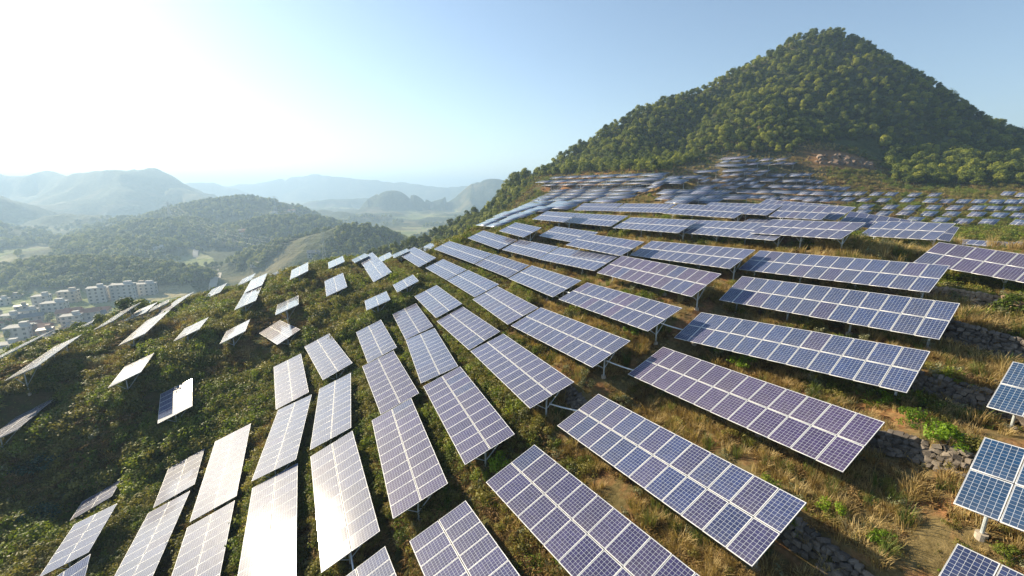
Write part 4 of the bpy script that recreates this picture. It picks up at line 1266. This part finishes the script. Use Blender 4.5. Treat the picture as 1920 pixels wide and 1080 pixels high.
BUSHES = [
 (1712, 790, 1.25, L_LIME, 'bright green spreading bush on the terrace beside the near purple table'),
 (1770, 830, 1.0, L_LIME, 'bright green bush trailing over the stone wall below the larger bright one'),
 (1655, 752, 0.7, L_LIME, 'small bright green bush above the spreading one, under the blue table edge'),
 (1905, 590, 1.3, L_GREEN, 'dark green bush at the right edge beside the red soil path'),
 (1452, 500, 1.1, L_GREEN, 'green bush between the purple mid-slope table and the long blue one'),
 (700, 592, 1.5, L_GREEN, 'large yellow-green bush below the lower lone small table'),
 (660, 580, 1.2, L_GREEN, 'round green bush left of the large yellow-green bush'),
 (640, 470, 0.9, L_DEEP, 'dark round shrub on the ridge beneath the white tables'),
 (945, 880, 1.1, L_LIME, 'bright bush beside the far corner of the bottom violet table'),
 (905, 900, 0.8, L_GREEN, 'leafy green bush in the shade next to the bright one at the violet table'),
 (75, 880, 1.9, L_DEEP, 'dark teal large-leaved shrub in the gully, upper of two'),
 (70, 985, 2.0, L_DEEP, 'dark teal large-leaved shrub in the gully, lower of two'),
 (140, 830, 1.3, L_OLIVE, 'olive-brown shrub on the rim of the gully'),
 (185, 815, 1.1, L_PALE, 'pale shrub with whitish leaves on the rim of the gully'),
 (275, 830, 0.9, L_LIME, 'yellow-green grassy bush above the short white table'),
 (215, 750, 1.4, L_GREEN, 'dark green bush on the slope below the small plain white table'),
 (250, 655, 0.8, L_LIME, 'small light green bush at the teal legs of a ridge table'),
 (180, 665, 1.5, L_GREEN, 'broad green bush behind the long edge-on table'),
 (120, 690, 1.3, L_OLIVE, 'olive bush under the long edge-on table'),
 (430, 690, 1.2, L_OLIVE, 'brown-olive shrub on the dark slope below the right one of the pair'),
 (455, 755, 1.0, L_PALE, 'pale-leaved shrub at the far corner of the grey-white row'),
 (500, 790, 0.8, L_LIME, 'light green tuft bush between the two white rows'),
 (345, 620, 1.2, L_OLIVE, 'olive shrub near the left one of the pair of small tables'),
 (590, 540, 1.3, L_OLIVE, 'olive shrub behind the small white floating table'),
 (600, 600, 1.2, L_GREEN, 'green shrub uphill of the turned-away table'),
 (560, 640, 0.9, L_LIME, 'small yellow-green bush beside the turned-away table'),
 (680, 700, 0.9, L_GREEN, 'green bush in the gap behind the zigzag row'),
 (650, 790, 0.7, L_LIME, 'light bush in the dark gap left of the zigzag row'),
 (540, 870, 0.7, L_GREEN, 'small green bush between the leaning glaring table and its neighbour'),
 (585, 915, 0.8, L_PALE, 'pale shrub beside the upper edge of the glinting table'),
 (850, 665, 0.8, L_GREEN, 'green bush behind the middle one of the three stepped tables'),
 (870, 545, 0.9, L_LIME, 'light green bush on the grass strip behind the light grey table'),
 (1000, 700, 0.8, L_GREEN, 'green bush below the lilac-blue slope table on the grass strip'),
 (1100, 720, 0.65, L_PALE, 'pale grey shrub by the bare end post of the blue-violet table'),
 (1172, 755, 0.75, L_PALE, 'pale shrub between the blue table and the near purple table'),
 (1020, 655, 0.9, L_OLIVE, 'olive shrub on the strip below the lilac table'),
 (1075, 590, 0.7, L_PALE, 'pale rounded shrub below the table of mixed blue and purple'),
 (1190, 620, 0.9, L_LIME, 'light green bush at the bare near end of the mixed blue and purple table'),
 (1130, 520, 0.9, L_OLIVE, 'olive shrub on the strip below the purple mid-slope table'),
 (1395, 685, 0.9, L_LIME, 'light green low bush under the long blue table above the purple one'),
 (1240, 670, 0.8, L_GREEN, 'dark green bush at the far end of the near purple table'),
 (1475, 985, 0.7, L_GREEN, 'green bush growing on the stone wall in the shade of the blue table'),
 (1560, 960, 0.6, L_LIME, 'small bright weed at the top of the shaded stone wall'),
 (1650, 1010, 0.5, L_LIME, 'small bright weed beside the straw tufts'),
 (1890, 1045, 0.8, L_GREEN, 'green bush between the two blue corners at the right'),
 (760, 1010, 0.8, L_GREEN, 'green bush in the corner above the bottom violet-blue table'),
 (30, 640, 1.0, L_GREEN, 'green bush at the left edge under the dark rail'),
 (820, 640, 0.7, L_LIME, 'light green bush in the gap right of the three stepped tables'),
]
for i, (u, v, s, mat, lab) in enumerate(BUSHES):
    p = hit(u, v + 6)
    if p is None: continue
    c = float(clearance(np.array([p[0]]), np.array([p[1]]), np.array([p[2]]))[0])
    s = min(s, max(0.25, (c - 0.3) / 1.25))
    for _ in range(4):
        if in_front(p[:1], p[1:2], p[2:3], np.array([s * 1.1]))[0]: s *= 0.7
    t = obj('bush', None, label=lab, cat='bush', group='bushes on the hillside', loc=(p[0], p[1], p[2] - 0.03))
    t.rotation_euler = (0, 0, i * 1.7); t.scale = (s * 1.1, s * 1.1, s)
    obj('foliage', bush_mesh(mat, i % 3), t)
    obj('stem', STEM_MESH, t)
# ------------------------------------------------------------------ forest
def tree_parts(seed):
    rng = np.random.default_rng(seed)
    h = 1.0
    cl = []
    n = 13
    for i in range(n):
        a = rng.random() * 6.28; t = rng.random()
        r = 0.34 * math.sqrt(rng.random()) * (1.15 - 0.75 * t)
        k = 0.115 + 0.075 * rng.random()
        cl.append(((math.cos(a) * r, math.sin(a) * r, 0.30 + 0.58 * t), (k, k, k * 0.85)))
    cl.append(((0, 0, 0.62), (0.27, 0.27, 0.30)))
    cl.append(((0, 0, 0.42), (0.31, 0.31, 0.20)))
    v, f = cloud(rng, cl, 78, 0.036, 0.6, shell=0.72, out=1.3)
    t = MB()
    t.bar((0, 0, -0.12), (0.01, 0, 0.30), 0.024, 6)
    t.bar((0.01, 0, 0.30), (0.02, 0.01, 0.66), 0.015, 5)
    for i in range(4):
        a = i * 1.57 + rng.random()
        t.bar((0.01, 0, 0.28 + 0.06 * i), (0.2 * math.cos(a), 0.2 * math.sin(a), 0.45 + 0.07 * i), 0.008, 4)
    return (v, f), t

L_TREE = leaf_mat('forest_leaves', (0.038, 0.066, 0.012), (0.155, 0.195, 0.026), (0.38, 0.39, 0.055), 0.36, 0.6, 0.70)
TREES = []
TREE_KINDS = bpy.data.collections.new('tree_kinds')
for i in range(6):
    (v, f), t = tree_parts(300 + i)
    crown = mesh_np('crown', v, f, (L_TREE,))
    trunk = t.mesh('trunk', M_BARK)
    TREES.append((crown, trunk))
    tv = np.array(t.v); tf = [q for q in t.f if len(q) == 4]
    V, Fq = join([(v, f), (tv, np.array(tf))])
    me = mesh_np('forest_tree_%d' % i, V, Fq, (L_TREE, M_BARK), fmat=[0] * len(f) + [1] * len(tf))
    o = bpy.data.objects.new('forest_tree_%d' % i, me); TREE_KINDS.objects.link(o)

def forest():
    rng = np.random.default_rng(17)
    # jittered grid over the mountain and the valley side of the spur
    g = 3.2
    gx, gy = np.meshgrid(np.arange(-420, 560, g), np.arange(60, 420, g))
    x = (gx + rng.uniform(-0.45, 0.45, gx.shape) * g).ravel(); y = (gy + rng.uniform(-0.45, 0.45, gy.shape) * g).ravel()
    az = np.degrees(np.arctan2(x, y)); r = np.hypot(x, y)
    k = (np.abs(az) < 60) & (r > 100) & (r < 470)
    x, y = x[k], y[k]
    r = np.hypot(x, y)
    z = terrain(x, y)
    s = SPUR(x, y)
    u, v, dep = to_px(np.stack([x, y, z], 1))
    mtn = (z > s + 0.8) & (r > 150) & (z > -80) & ((u > 560) | (r < 330))
    edge = (u > 1610) & (y > 166 - (u - 1610) * 0.02) & (y > 100)
    edge |= (y > 208) & (u > 900)
    edge |= (u > 1200) & (u < 1610) & (y > 206)
    slope = (z < -25) & (z > -88) & (r > 112) & (u > -200)
    sc_d = ((x - SCAR[0]) / 19) ** 2 + ((y - SCAR[1] + 3) / 11) ** 2
    # the forest edge above the tables, as it runs across the photograph
    line = np.interp(u, [985, 1034, 1251, 1270, 1340, 1352, 1480, 1500, 1640, 1662, 1668, 1700, 1920], [338, 331, 324, 317, 300, 290, 289, 272, 262, 290, 340, 351, 351])
    up = (u > 985) & (r > 118) & (y > 0)
    keep = np.where(up, v < line, mtn | edge | slope) & (sc_d > 1)
    # nothing among the tables
    for (tx, ty, tz, e1, e2, nn, hl, hw) in TABLE_BOXES:
        keep &= ((x - tx) ** 2 + (y - ty) ** 2) > (hl + 4.5) ** 2
    x, y, z, u, v, r = x[keep], y[keep], z[keep], u[keep], v[keep], r[keep]
    n = len(x)
    h = rng.uniform(2.3, 5.6, n) * (1 + 0.25 * fbm(x, y, 40, 2, 9)) * np.where((u > 1600) & (r < 300), 1.2, 1.0)
    h = h * np.where(rng.random(n) < 0.05, 1.25, 1.0) * np.where(r > 300, 0.9, 1.0)
    wid = h * rng.uniform(0.95, 1.35, n)
    pick = rng.integers(0, 6, n)
    rz = rng.uniform(0, 6.28, n)
    # the trees that show largest stand as single trees
    vis = (u > 0) & (u < 1920) & (v > 0) & (v < 700) & (z > -70)
    score = np.where(vis & ((u > 1600) | ((u > 760) & (u < 1300)) ), h / r, 0)
    # a tree behind the brow of the spur is not seen
    ii = np.argsort(-score)[:900]
    q = np.linspace(0.3, 0.97, 14)
    TX, TY, TZ = x[ii, None] * q, y[ii, None] * q, (z + h)[ii, None] * q
    hid = (terrain(TX.ravel(), TY.ravel()).reshape(TX.shape) > TZ - 0.3).any(1)
    score[ii[hid]] = 0
    big = np.argsort(-score)[:300]
    single = np.zeros(n, bool); single[big] = score[big] > 0
    for i in np.where(single)[0]:
        right = u[i] > 1600
        t = obj('tree', None, cat='tree', group='trees at the foot of the hill' if right else 'trees on the forest spur',
                label='round-crowned broadleaf tree in the forest above the shaded field' if right else 'broadleaf tree of the forest on the valley side of the crowded rows',
                loc=(x[i], y[i], z[i]))
        t.rotation_euler = (0, 0, rz[i]); t.scale = (wid[i], wid[i], h[i])
        obj('crown', TREES[pick[i]][0], t); obj('trunk', TREES[pick[i]][1], t)
    m = ~single
    P = np.stack([x, y, z], 1)[m]
    scatter('forest', TREE_KINDS, P, pick[m], np.stack([np.zeros(m.sum()), np.zeros(m.sum()), rz[m]], 1),
            np.stack([wid[m], wid[m], h[m]], 1), 'dense broadleaf forest covering the mountain and its spur')
    # woods on the hills across the valley
    n = 60000
    th = np.radians(rng.uniform(-56, 6, n)); r = 300 + 1250 * rng.random(n) ** 1.1
    x, y = np.sin(th) * r, np.cos(th) * r
    z = terrain(x, y)
    keep = (z > FLOOR + 6.5) & (fbm(x, y, 120, 3, 44) + 0.25 * fbm(x, y, 30, 2, 46) < np.where(r < 640, 0.38, 0.20))
    keep |= (z <= FLOOR + 6.5) & (fbm(x, y, 60, 2, 48) > 0.30) & (rng.random(n) < 0.5)
    keep &= rng.random(n) < np.where(r < 700, 0.9, 0.45)
    keep &= ~((r < 470) & (z > -55) & (x > -60))
    x, y, z, r = x[keep], y[keep], z[keep], r[keep]
    # leave room for the village
    vill = (y > 235) & (y < 385) & (x < -110) & (x > -420) & (z < FLOOR + 12)
    kp = ~vill | (rng.random(len(x)) < 0.16)
    x, y, z, r = x[kp], y[kp], z[kp], r[kp]
    m = len(x)
    h = rng.uniform(5, 10, m) * np.where(r > 700, 1.35, 1.0)
    w_ = h * rng.uniform(0.9, 1.4, m)
    scatter('valley_woods', TREE_KINDS, np.stack([x, y, z], 1), rng.integers(0, 6, m), np.stack([np.zeros(m), np.zeros(m), rng.uniform(0, 6.28, m)], 1),
            np.stack([w_, w_, h], 1), 'woods on the hills across the hazy valley')

forest()

# ------------------------------------------------------------------ dry-stone walls
def stone_mesh(seed):
    rng = np.random.default_rng(seed)
    bm = bmesh.new()
    bmesh.ops.create_cube(bm, size=1.0)
    bmesh.ops.bevel(bm, geom=list(bm.edges), offset=0.13, segments=1, affect='EDGES')
    for v in bm.verts:
        v.co += Vector(rng.normal(0, 0.085, 3))
    bmesh.ops.triangulate(bm, faces=list(bm.faces))
    me = bpy.data.meshes.new('stone'); bm.to_mesh(me); bm.free()
    return me
STONES = {}
for mat in (M_STONE, M_WARM, M_PINK):
    L = []
    for i in range(5):
        me = stone_mesh(i); me.materials.append(mat); L.append(me)
    STONES[mat.name] = L

WALL_LBL = {2: 'dark dry-stone wall in the shade beside the near end of the blue table', 1: 'dry-stone wall in shadow below the bright green bushes',
            73: 'shaded dry-stone wall under the long blue table end and straw tufts', 74: 'long dark dry-stone wall below the red soil path at the right',
            75: 'sunlit ochre stone bank beneath the topmost table of the stepped stack', 22: 'patch of broken stones beside the lilac-blue table with the conduit',
            82: 'low brown stone bank behind the posts of the long upper table', 3: 'stone bank in the dry grass beside the bottom violet-blue table'}
def stone_wall(k):
    rnd = random.Random(k)
    a, b, e, up, h = wall_line(k)
    L = float((b - a) @ e)
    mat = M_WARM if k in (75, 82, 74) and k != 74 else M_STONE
    cx, cy = (a + b) / 2
    gz = ground_z(cx - up[0] * 0.45, cy - up[1] * 0.45)
    root = obj('stone_wall', None, label=WALL_LBL[k], cat='stone wall', group='terrace walls', loc=(cx, cy, gz))
    row = 0; zz = 0.05
    while zz < h + 0.05:
        rh = rnd.uniform(0.12, 0.21)
        s = -rnd.random() * 0.3
        while s < L:
            w = rnd.uniform(0.14, 0.36)
            frac = zz / h
            q = -0.30 + 0.5 * frac + rnd.uniform(-0.07, 0.05)
            p = a + e * (s + w / 2) + up * q
            foot = a + e * (s + w / 2) - up * 0.40
            g0 = ground_z(foot[0], foot[1])
            if rnd.random() > 0.05:
                o = obj('stone', rnd.choice(STONES[mat.name]), root)
                o.location = (p[0] - cx, p[1] - cy, g0 + zz + rh / 2 - gz)
                o.rotation_euler = (rnd.gauss(0, 0.3), rnd.gauss(0, 0.3), math.atan2(e[1], e[0]) + rnd.gauss(0, 0.35))
                o.scale = (w * 1.04, rnd.uniform(0.26, 0.42), rh * rnd.uniform(0.95, 1.35))
            s += w
        zz += rh; row += 1
    return root
for k in WALLS: stone_wall(k)

# ------------------------------------------------------------------ conduits between the rows
def table_end(k, near_end, lift=-0.25, across=0.15):
    x, y, z, az, sl, ti, n = NEAR[k]
    e1, e2, nn = table_frame(az, sl, ti)
    return np.array([x, y, z]) + e1 * (1 if near_end else -1) * (n * PITCH_M / 2 - (0.65 if near_end else -0.1)) + nn * lift + e2 * across

def conduit(p, q, label, sag=0.04):
    p, q = Vector(p), Vector(q)
    t = obj('conduit', None, label=label, cat='conduit', group='white conduits between tables', loc=p)
    pts = [p.lerp(q, i / 8) - Vector((0, 0, sag * 4 * (i / 8) * (1 - i / 8))) - p for i in range(9)]
    m = MB()
    for a, b in zip(pts[:-1], pts[1:]): m.bar(a, b, 0.045, 8)
    obj('pipe', m.mesh('pipe', M_PIPE), t)
    for i in (0, 8):
        c = MB().bar(pts[i] - Vector((0, 0, 0.05)), pts[i] + Vector((0, 0, 0.05)), 0.075, 8)
        obj('collar', c.mesh('collar', M_STEEL), t)
conduit(table_end(22, True, -0.9), table_end(2, False, -0.35, -0.2), 'white conduit from the lilac-blue table to the blue table below it')
conduit(table_end(4, True, -0.7), table_end(1, False, -0.3, 0.9), 'white conduit from the bare end post to the near purple table')
conduit(table_end(5, True, -0.3), table_end(73, False, -0.3, 0.3), 'white conduit from the mixed blue and purple table to the long blue one')
conduit(table_end(31, True, -0.3), table_end(101, False, -0.25, 0.2), 'white conduit at the lower end of the glinting table')
conduit(table_end(16, True, -0.3), table_end(5, False, -0.3, 0.0), 'short white conduit before the mixed blue and purple table', 0.02)

# ------------------------------------------------------------------ quarry scar
def quarry():
    p = SCAR
    gz = ground_z(p[0], p[1])
    rnd = random.Random(4)
    root = obj('rock_outcrop', None, label='pinkish bare rock face in the scar at the foot of the wooded hill', cat='rock face', loc=(p[0], p[1], gz))
    for i in range(110):
        a = rnd.uniform(-14, 14); b = rnd.uniform(-3.5, 3.5)
        if abs(a) > 9 and rnd.random() < 0.5: continue
        gx, gy = p[0] + a, p[1] + b
        o = obj('rock', rnd.choice(STONES[M_PINK.name]), root)
        s = rnd.uniform(0.5, 1.5) if rnd.random() < 0.75 else rnd.uniform(1.5, 2.6)
        o.location = (a, b, ground_z(gx, gy) - gz + rnd.uniform(-0.45, 0.15))
        o.rotation_euler = (rnd.uniform(-0.9, 0.9), rnd.uniform(-0.9, 0.9), rnd.uniform(0, 3))
        o.scale = (s * rnd.uniform(0.7, 1.3), s, s * rnd.uniform(0.7, 1.2))
quarry()
# ------------------------------------------------------------------ village in the valley
M_WALLW = simple_mat('pale_render', (0.44, 0.43, 0.41), 0.85, 0, 0.12, 0.4)
M_WALLC = simple_mat('cream_render', (0.42, 0.36, 0.29), 0.85, 0, 0.12, 0.4)
M_WALLB = simple_mat('brick_render', (0.36, 0.22, 0.16), 0.9, 0, 0.15, 0.5)
M_ROOFR = simple_mat('clay_tiles', (0.30, 0.13, 0.085), 0.85, 0, 0.2, 0.6)
M_ROOFG = simple_mat('grey_concrete_roof', (0.36, 0.35, 0.33), 0.9, 0, 0.2, 0.4)
M_ROOFD = simple_mat('dark_sheet_roof', (0.08, 0.10, 0.13), 0.5, 0, 0.2, 0.4)
M_WIN = simple_mat('window_glass', (0.03, 0.05, 0.07), 0.15)
M_LATT = simple_mat('pylon_steel', (0.45, 0.46, 0.46), 0.6, 0.2)

def unit_box(): return MB().box((0, 0, 0), (0.5, 0.5, 0.5))
WALLBOX = {m.name: unit_box().mesh('wall', m) for m in (M_WALLW, M_WALLC, M_WALLB)}
WINBOX = unit_box().mesh('window', M_WIN)
ROOFBOX = {m.name: unit_box().mesh('roof', m) for m in (M_ROOFG, M_ROOFD)}
def gable(mat):
    m = MB()
    m.v = [(-0.55, -0.6, 0), (0.55, -0.6, 0), (0.55, 0.6, 0), (-0.55, 0.6, 0), (-0.55, 0, 1), (0.55, 0, 1)]
    m.f = [(0, 1, 5, 4), (2, 3, 4, 5), (0, 4, 3), (1, 2, 5), (3, 2, 1, 0)]
    return m.mesh('roof', mat)
GABLE = {m.name: gable(m) for m in (M_ROOFR, M_ROOFD)}

def house(u, v, Y, w, d, storeys, wall, roof, label, turn, windows=True):
    "(u, v) is the picture position of the foot of the house, Y metres ahead"
    p = hit(u, v, 215, 1200)
    if p is None: p = sky_pt(u, v, Y)
    z = ground_z(p[0], p[1])
    h = storeys * 3.1
    t = obj('house', None, label=label, cat='house', group='village houses', loc=(p[0], p[1], z - 0.5))
    w *= 0.85; d *= 0.85
    t.rotation_euler = (0, 0, turn)
    b = obj('wall', WALLBOX[wall.name], t); b.location = (0, 0, h / 2); b.scale = (w, d, h)
    if roof in (M_ROOFR,) or (roof is M_ROOFD and storeys < 3):
        g = obj('roof', GABLE[roof.name], t); g.location = (0, 0, h + 0.003); g.scale = (w, d, 2.6)
    else:
        g = obj('roof', ROOFBOX[roof.name], t); g.location = (0, 0, h + 0.15); g.scale = (w + 0.8, d + 0.8, 0.3)
        q = obj('parapet', WALLBOX[wall.name], t); q.location = (w * 0.22, d * 0.1, h + 1.5); q.scale = (w * 0.34, d * 0.4, 2.4)
    if windows:
        nx = max(2, int(w / 3.6)); ny = max(1, int(d / 4))
        for s in range(storeys):
            for i in range(nx):
                o = obj('window', WINBOX, t); o.location = ((i - (nx - 1) / 2) * w / nx, -d / 2 - 0.02, s * 3.1 + 1.75); o.scale = (1.5, 0.12, 1.5)
            for i in range(ny):
                o = obj('window', WINBOX, t); o.location = (w / 2 + 0.02, (i - (ny - 1) / 2) * d / ny, s * 3.1 + 1.75); o.scale = (0.12, 1.4, 1.5)
    return t

W, Cc, Bk, Rr, Rg, Rd = M_WALLW, M_WALLC, M_WALLB, M_ROOFR, M_ROOFG, M_ROOFD
HOUSES = [
 (82, 575, 345, 12, 10, 4, W, Rg, 'tall white house at the head of the white block with the cream top', 0.5),
 (105, 582, 335, 17, 11, 3, W, Rg, 'white block of flats with a cream roof edge, left of the village middle', 0.45),
 (132, 566, 350, 15, 10, 4, Cc, Rg, 'blue-shaded block behind the white block of flats', 0.4),
 (186, 566, 340, 14, 12, 5, W, Rg, 'white house with a stepped sunlit roof terrace', 0.6),
 (235, 560, 350, 20, 11, 5, W, Rg, 'large pale block with four rows of windows', 0.35),
 (212, 558, 365, 9, 9, 4, Cc, Rg, 'narrow block between the stepped house and the large pale block', 0.4),
 (275, 552, 380, 20, 9, 4, W, Rg, 'far pale block partly behind the wooded knoll', 0.3),
 (262, 548, 400, 14, 9, 3, Cc, Rg, 'low far block beside the one behind the knoll', 0.3),
 (140, 592, 318, 11, 9, 2, Bk, Rr, 'small brick house with a clay roof in the middle of the village', 0.5),
 (138, 608, 305, 13, 10, 3, W, Rg, 'white house with a bright slanting roof edge', 0.55),
 (172, 600, 310, 14, 9, 3, W, Rr, 'pale house with a steep clay roof', 0.5),
 (192, 590, 320, 12, 9, 2, Cc, Rr, 'low house right of the steep clay roof', 0.4),
 (155, 618, 295, 16, 10, 2, W, Rd, 'dark-roofed shed nearest the ridge', 0.6),
 (75, 625, 300, 15, 11, 2, Bk, Rr, 'brick house with a pinkish roof below the trees', 0.4),
 (40, 632, 298, 14, 12, 3, W, Rg, 'blue-shaded house with a white roof rail', 0.5),
 (20, 600, 322, 12, 9, 2, W, Rg, 'low white house at the left edge of the village', 0.3),
 (25, 560, 365, 17, 8, 1, Cc, Rg, 'long low building with a scalloped roof edge', 0.2),
 (5, 572, 355, 10, 8, 2, W, Rg, 'white cube house at the left edge', 0.3),
 (55, 590, 328, 12, 9, 2, W, Rg, 'white house behind the village trees', 0.5),
 (15, 648, 285, 14, 10, 1, W, Rg, 'bright flat roof at the left edge above the solar tables', 0.5),
 (110, 640, 282, 15, 10, 2, Bk, Rd, 'dark roof just behind the edge-on tables', 0.5),
 (60, 655, 275, 13, 9, 2, W, Rr, 'pale house with a clay roof behind the dark rail', 0.45),
 (0, 615, 312, 12, 9, 2, W, Rr, 'pale house with a clay roof at the very left edge', 0.35),
 (300, 470, 800, 14, 9, 2, W, Rg, 'tiny white house on the far side of the valley', 0.3),
 (590, 482, 520, 16, 9, 2, W, Rd, 'small white hall at the foot of the pylon hill', 0.2),
 (480, 500, 500, 12, 9, 1, W, Rg, 'tiny white shed beside the valley fields', 0.2),
]
for (u, v, Y, w, d, s, wl, rf, lab, tn) in HOUSES:
    house(u, v, Y, w, d, s, wl, rf, lab, tn)

vr = random.Random(31)
for i in range(22):
    house(vr.uniform(-15, 250), vr.uniform(585, 672), 300, vr.uniform(7, 12), vr.uniform(6, 9), vr.choice((1, 2, 2, 3)), vr.choice((W, Cc, Bk)), vr.choice((Rr, Rg, Rd)),
          'small village house crowded among the roofs behind the edge-on tables', vr.uniform(0, 1.2))

# bare hilltop hamlets seen as pale specks
def hamlet(u, v, Y, n, seed, lab):
    rnd = random.Random(seed)
    for i in range(n):
        uu, vv = u + rnd.uniform(-22, 22), v + rnd.uniform(-3, 3)
        p = hit(uu, vv, 500, 1500)
        if p is None: continue
        t = obj('house', None, label=lab, cat='house', group='hamlet houses seen as pale specks', loc=(p[0], p[1], p[2] - 0.6))
        t.rotation_euler = (0, 0, rnd.uniform(0, 1.5))
        w, d, h = rnd.uniform(9, 15), rnd.uniform(8, 10), rnd.uniform(4, 8)
        b = obj('wall', WALLBOX[M_WALLW.name], t); b.location = (0, 0, h / 2); b.scale = (w, d, h)
        g = obj('roof', GABLE[M_ROOFR.name] if rnd.random() < 0.5 else ROOFBOX[M_ROOFG.name], t); g.location = (0, 0, h + (0.003 if g.data in GABLE.values() else 0.2)); g.scale = (w, d, 2.2 if g.data in GABLE.values() else 0.4)
hamlet(535, 402, 900, 9, 1, 'pale hamlet house on the crest of the middle valley hill')
hamlet(320, 378, 1000, 7, 2, 'pale hamlet house below the big left ridge')
hamlet(450, 440, 700, 5, 3, 'pale hamlet house on the wooded valley slope')

# ------------------------------------------------------------------ pylons and their wires
def pylon(u, v, Y, h, base, label, arms=(0.70, 0.82, 0.93)):
    p = sky_pt(u, v, Y)
    z = ground_z(p[0], p[1])
    t = obj('pylon', None, label=label, cat='pylon', group='lattice pylons', loc=(p[0], p[1], z - 1))
    t.rotation_euler = (0, 0, 0.5)
    r = max(0.07, Y * 0.00026)
    hb, ht = base / 2, base * 0.10
    def corner(i, f):
        s = hb + (ht - hb) * min(1, f / 0.72) if f < 0.72 else ht
        return Vector(((-1, 1, 1, -1)[i] * s, (-1, -1, 1, 1)[i] * s, f * h))
    for i in range(4):
        m = MB(); m.bar(corner(i, 0), corner(i, 0.72), r, 4); m.bar(corner(i, 0.72), corner(i, 1), r * 0.8, 4)
        obj('leg', m.mesh('leg', M_LATT), t)
    m = MB()
    fs = [0, 0.16, 0.30, 0.42, 0.53, 0.63, 0.72, 0.80, 0.88, 0.96]
    for a, b in zip(fs[:-1], fs[1:]):
        for i in range(4):
            j = (i + 1) % 4
            m.bar(corner(i, a), corner(j, b), r * 0.5, 4); m.bar(corner(j, a), corner(i, b), r * 0.5, 4)
            m.bar(corner(i, b), corner(j, b), r * 0.5, 4)
    obj('bracing', m.mesh('bracing', M_LATT), t)
    ends = []
    for f, wd in zip(arms, (0.19, 0.22, 0.17)):
        m = MB(); L = h * wd
        for s in (-1, 1):
            m.bar((0, 0, f * h), (s * L, 0, f * h + 0.2), r * 0.7, 4); m.bar((0, 0, f * h + h * 0.035), (s * L, 0, f * h + 0.2), r * 0.5, 4)
            ends.append(Vector((s * L, 0, f * h - 1.2)))
        obj('crossarm', m.mesh('crossarm', M_LATT), t)
    t2 = Matrix.Translation(t.location) @ t.rotation_euler.to_matrix().to_4x4()
    return [t2 @ e for e in ends], Y
E1 = pylon(612, 520, 420, 62, 9, 'tall lattice pylon rising behind the white tables on the ridge')
E2 = pylon(382, 560, 300, 30, 7, 'lattice pylon leaning over the valley road beyond the ridge')
E3 = pylon(322, 425, 900, 42, 9, 'small distant pylon on the valley hill')
E4 = pylon(517, 398, 1000, 40, 8, 'thin far pylon on the bare hilltop')

def wires(a, b, r, label):
    m = MB()
    for p, q in zip(a, b):
        n = 14
        pts = [p.lerp(q, i / n) - Vector((0, 0, (q - p).length * 0.035 * 4 * (i / n) * (1 - i / n))) for i in range(n + 1)]
        for c, d in zip(pts[:-1], pts[1:]): m.bar(c, d, r, 3)
    obj('power_line', m.mesh('power_line', M_LATT), label=label, cat='power line', group='power lines')
wires(E1[0], E2[0], 0.018, 'sagging wires from the tall pylon to the leaning pylon')
wires(E1[0], E3[0], 0.02, 'sagging wires from the tall pylon across the valley to the small distant pylon')

# ------------------------------------------------------------------ valley road
def road():
    pts = [(392, 540, 0), (405, 505, 0), (385, 498, 0), (372, 492, 0), (395, 470, 0)]
    W3 = [sky_pt(u, v, 1) for u, v, _ in pts]
    P = []
    for (u, v, _) in [(395, 548, 0), (402, 525, 0), (410, 512, 0), (402, 504, 0), (385, 498, 0), (372, 490, 0), (366, 478, 0), (372, 466, 0)]:
        q = hit(u, v, 250, 1400)
        if q is not None and q[1] > 240: P.append(q)
    if len(P) < 3: return
    V = []; Fq = []
    P2 = []
    for a, b in zip(P[:-1], P[1:]):
        for i in range(12): P2.append(a + (b - a) * i / 12)
    for i, p in enumerate(P2):
        d = P2[min(i + 1, len(P2) - 1)] - P2[max(i - 1, 0)]
        s = np.array([-d[1], d[0]]); s = s / (np.linalg.norm(s) + 1e-9) * 3.2
        for sg in (-1, 1):
            x, y = p[0] + s[0] * sg, p[1] + s[1] * sg
            V.append((x, y, ground_z(x, y) + 0.7))
        if i: k = 2 * i; Fq.append((k - 2, k - 1, k + 1, k))
    obj('road', mesh_np('road', V, Fq, (simple_mat('pale_road', (0.42, 0.38, 0.32), 0.9, 0, 0.15, 0.2),)), kind='structure', label='pale winding valley road')
road()

# ------------------------------------------------------------------ haze
def haze():
    m = bpy.data.materials.new('haze'); m.use_nodes = True
    nt = m.node_tree
    nt.nodes.remove(nt.nodes['Principled BSDF'])
    v = N(nt, 'ShaderNodeVolumePrincipled')
    v.inputs['Color'].default_value = (0.42, 0.60, 0.83, 1)
    v.inputs['Density'].default_value = HAZE_D
    v.inputs['Anisotropy'].default_value = 0.30
    nt.links.new(v.outputs[0], nt.nodes['Material Output'].inputs['Volume'])
    zs = np.empty(len(GROUND.data.vertices) * 3, np.float32); GROUND.data.vertices.foreach_get('co', zs)
    z0 = float(zs.reshape(-1, 3)[:, 2].min()) - 1.0
    z1 = float(zs.reshape(-1, 3)[:, 2].max()) + 25.0
    me = MB().box((0, 0, (z0 + z1) / 2), (10500, 10500, (z1 - z0) / 2)).mesh('haze', m)
    o = obj('haze', me, kind='stuff', label='blue-white haze filling the valley air')
HAZE_D = 0.00040
haze()
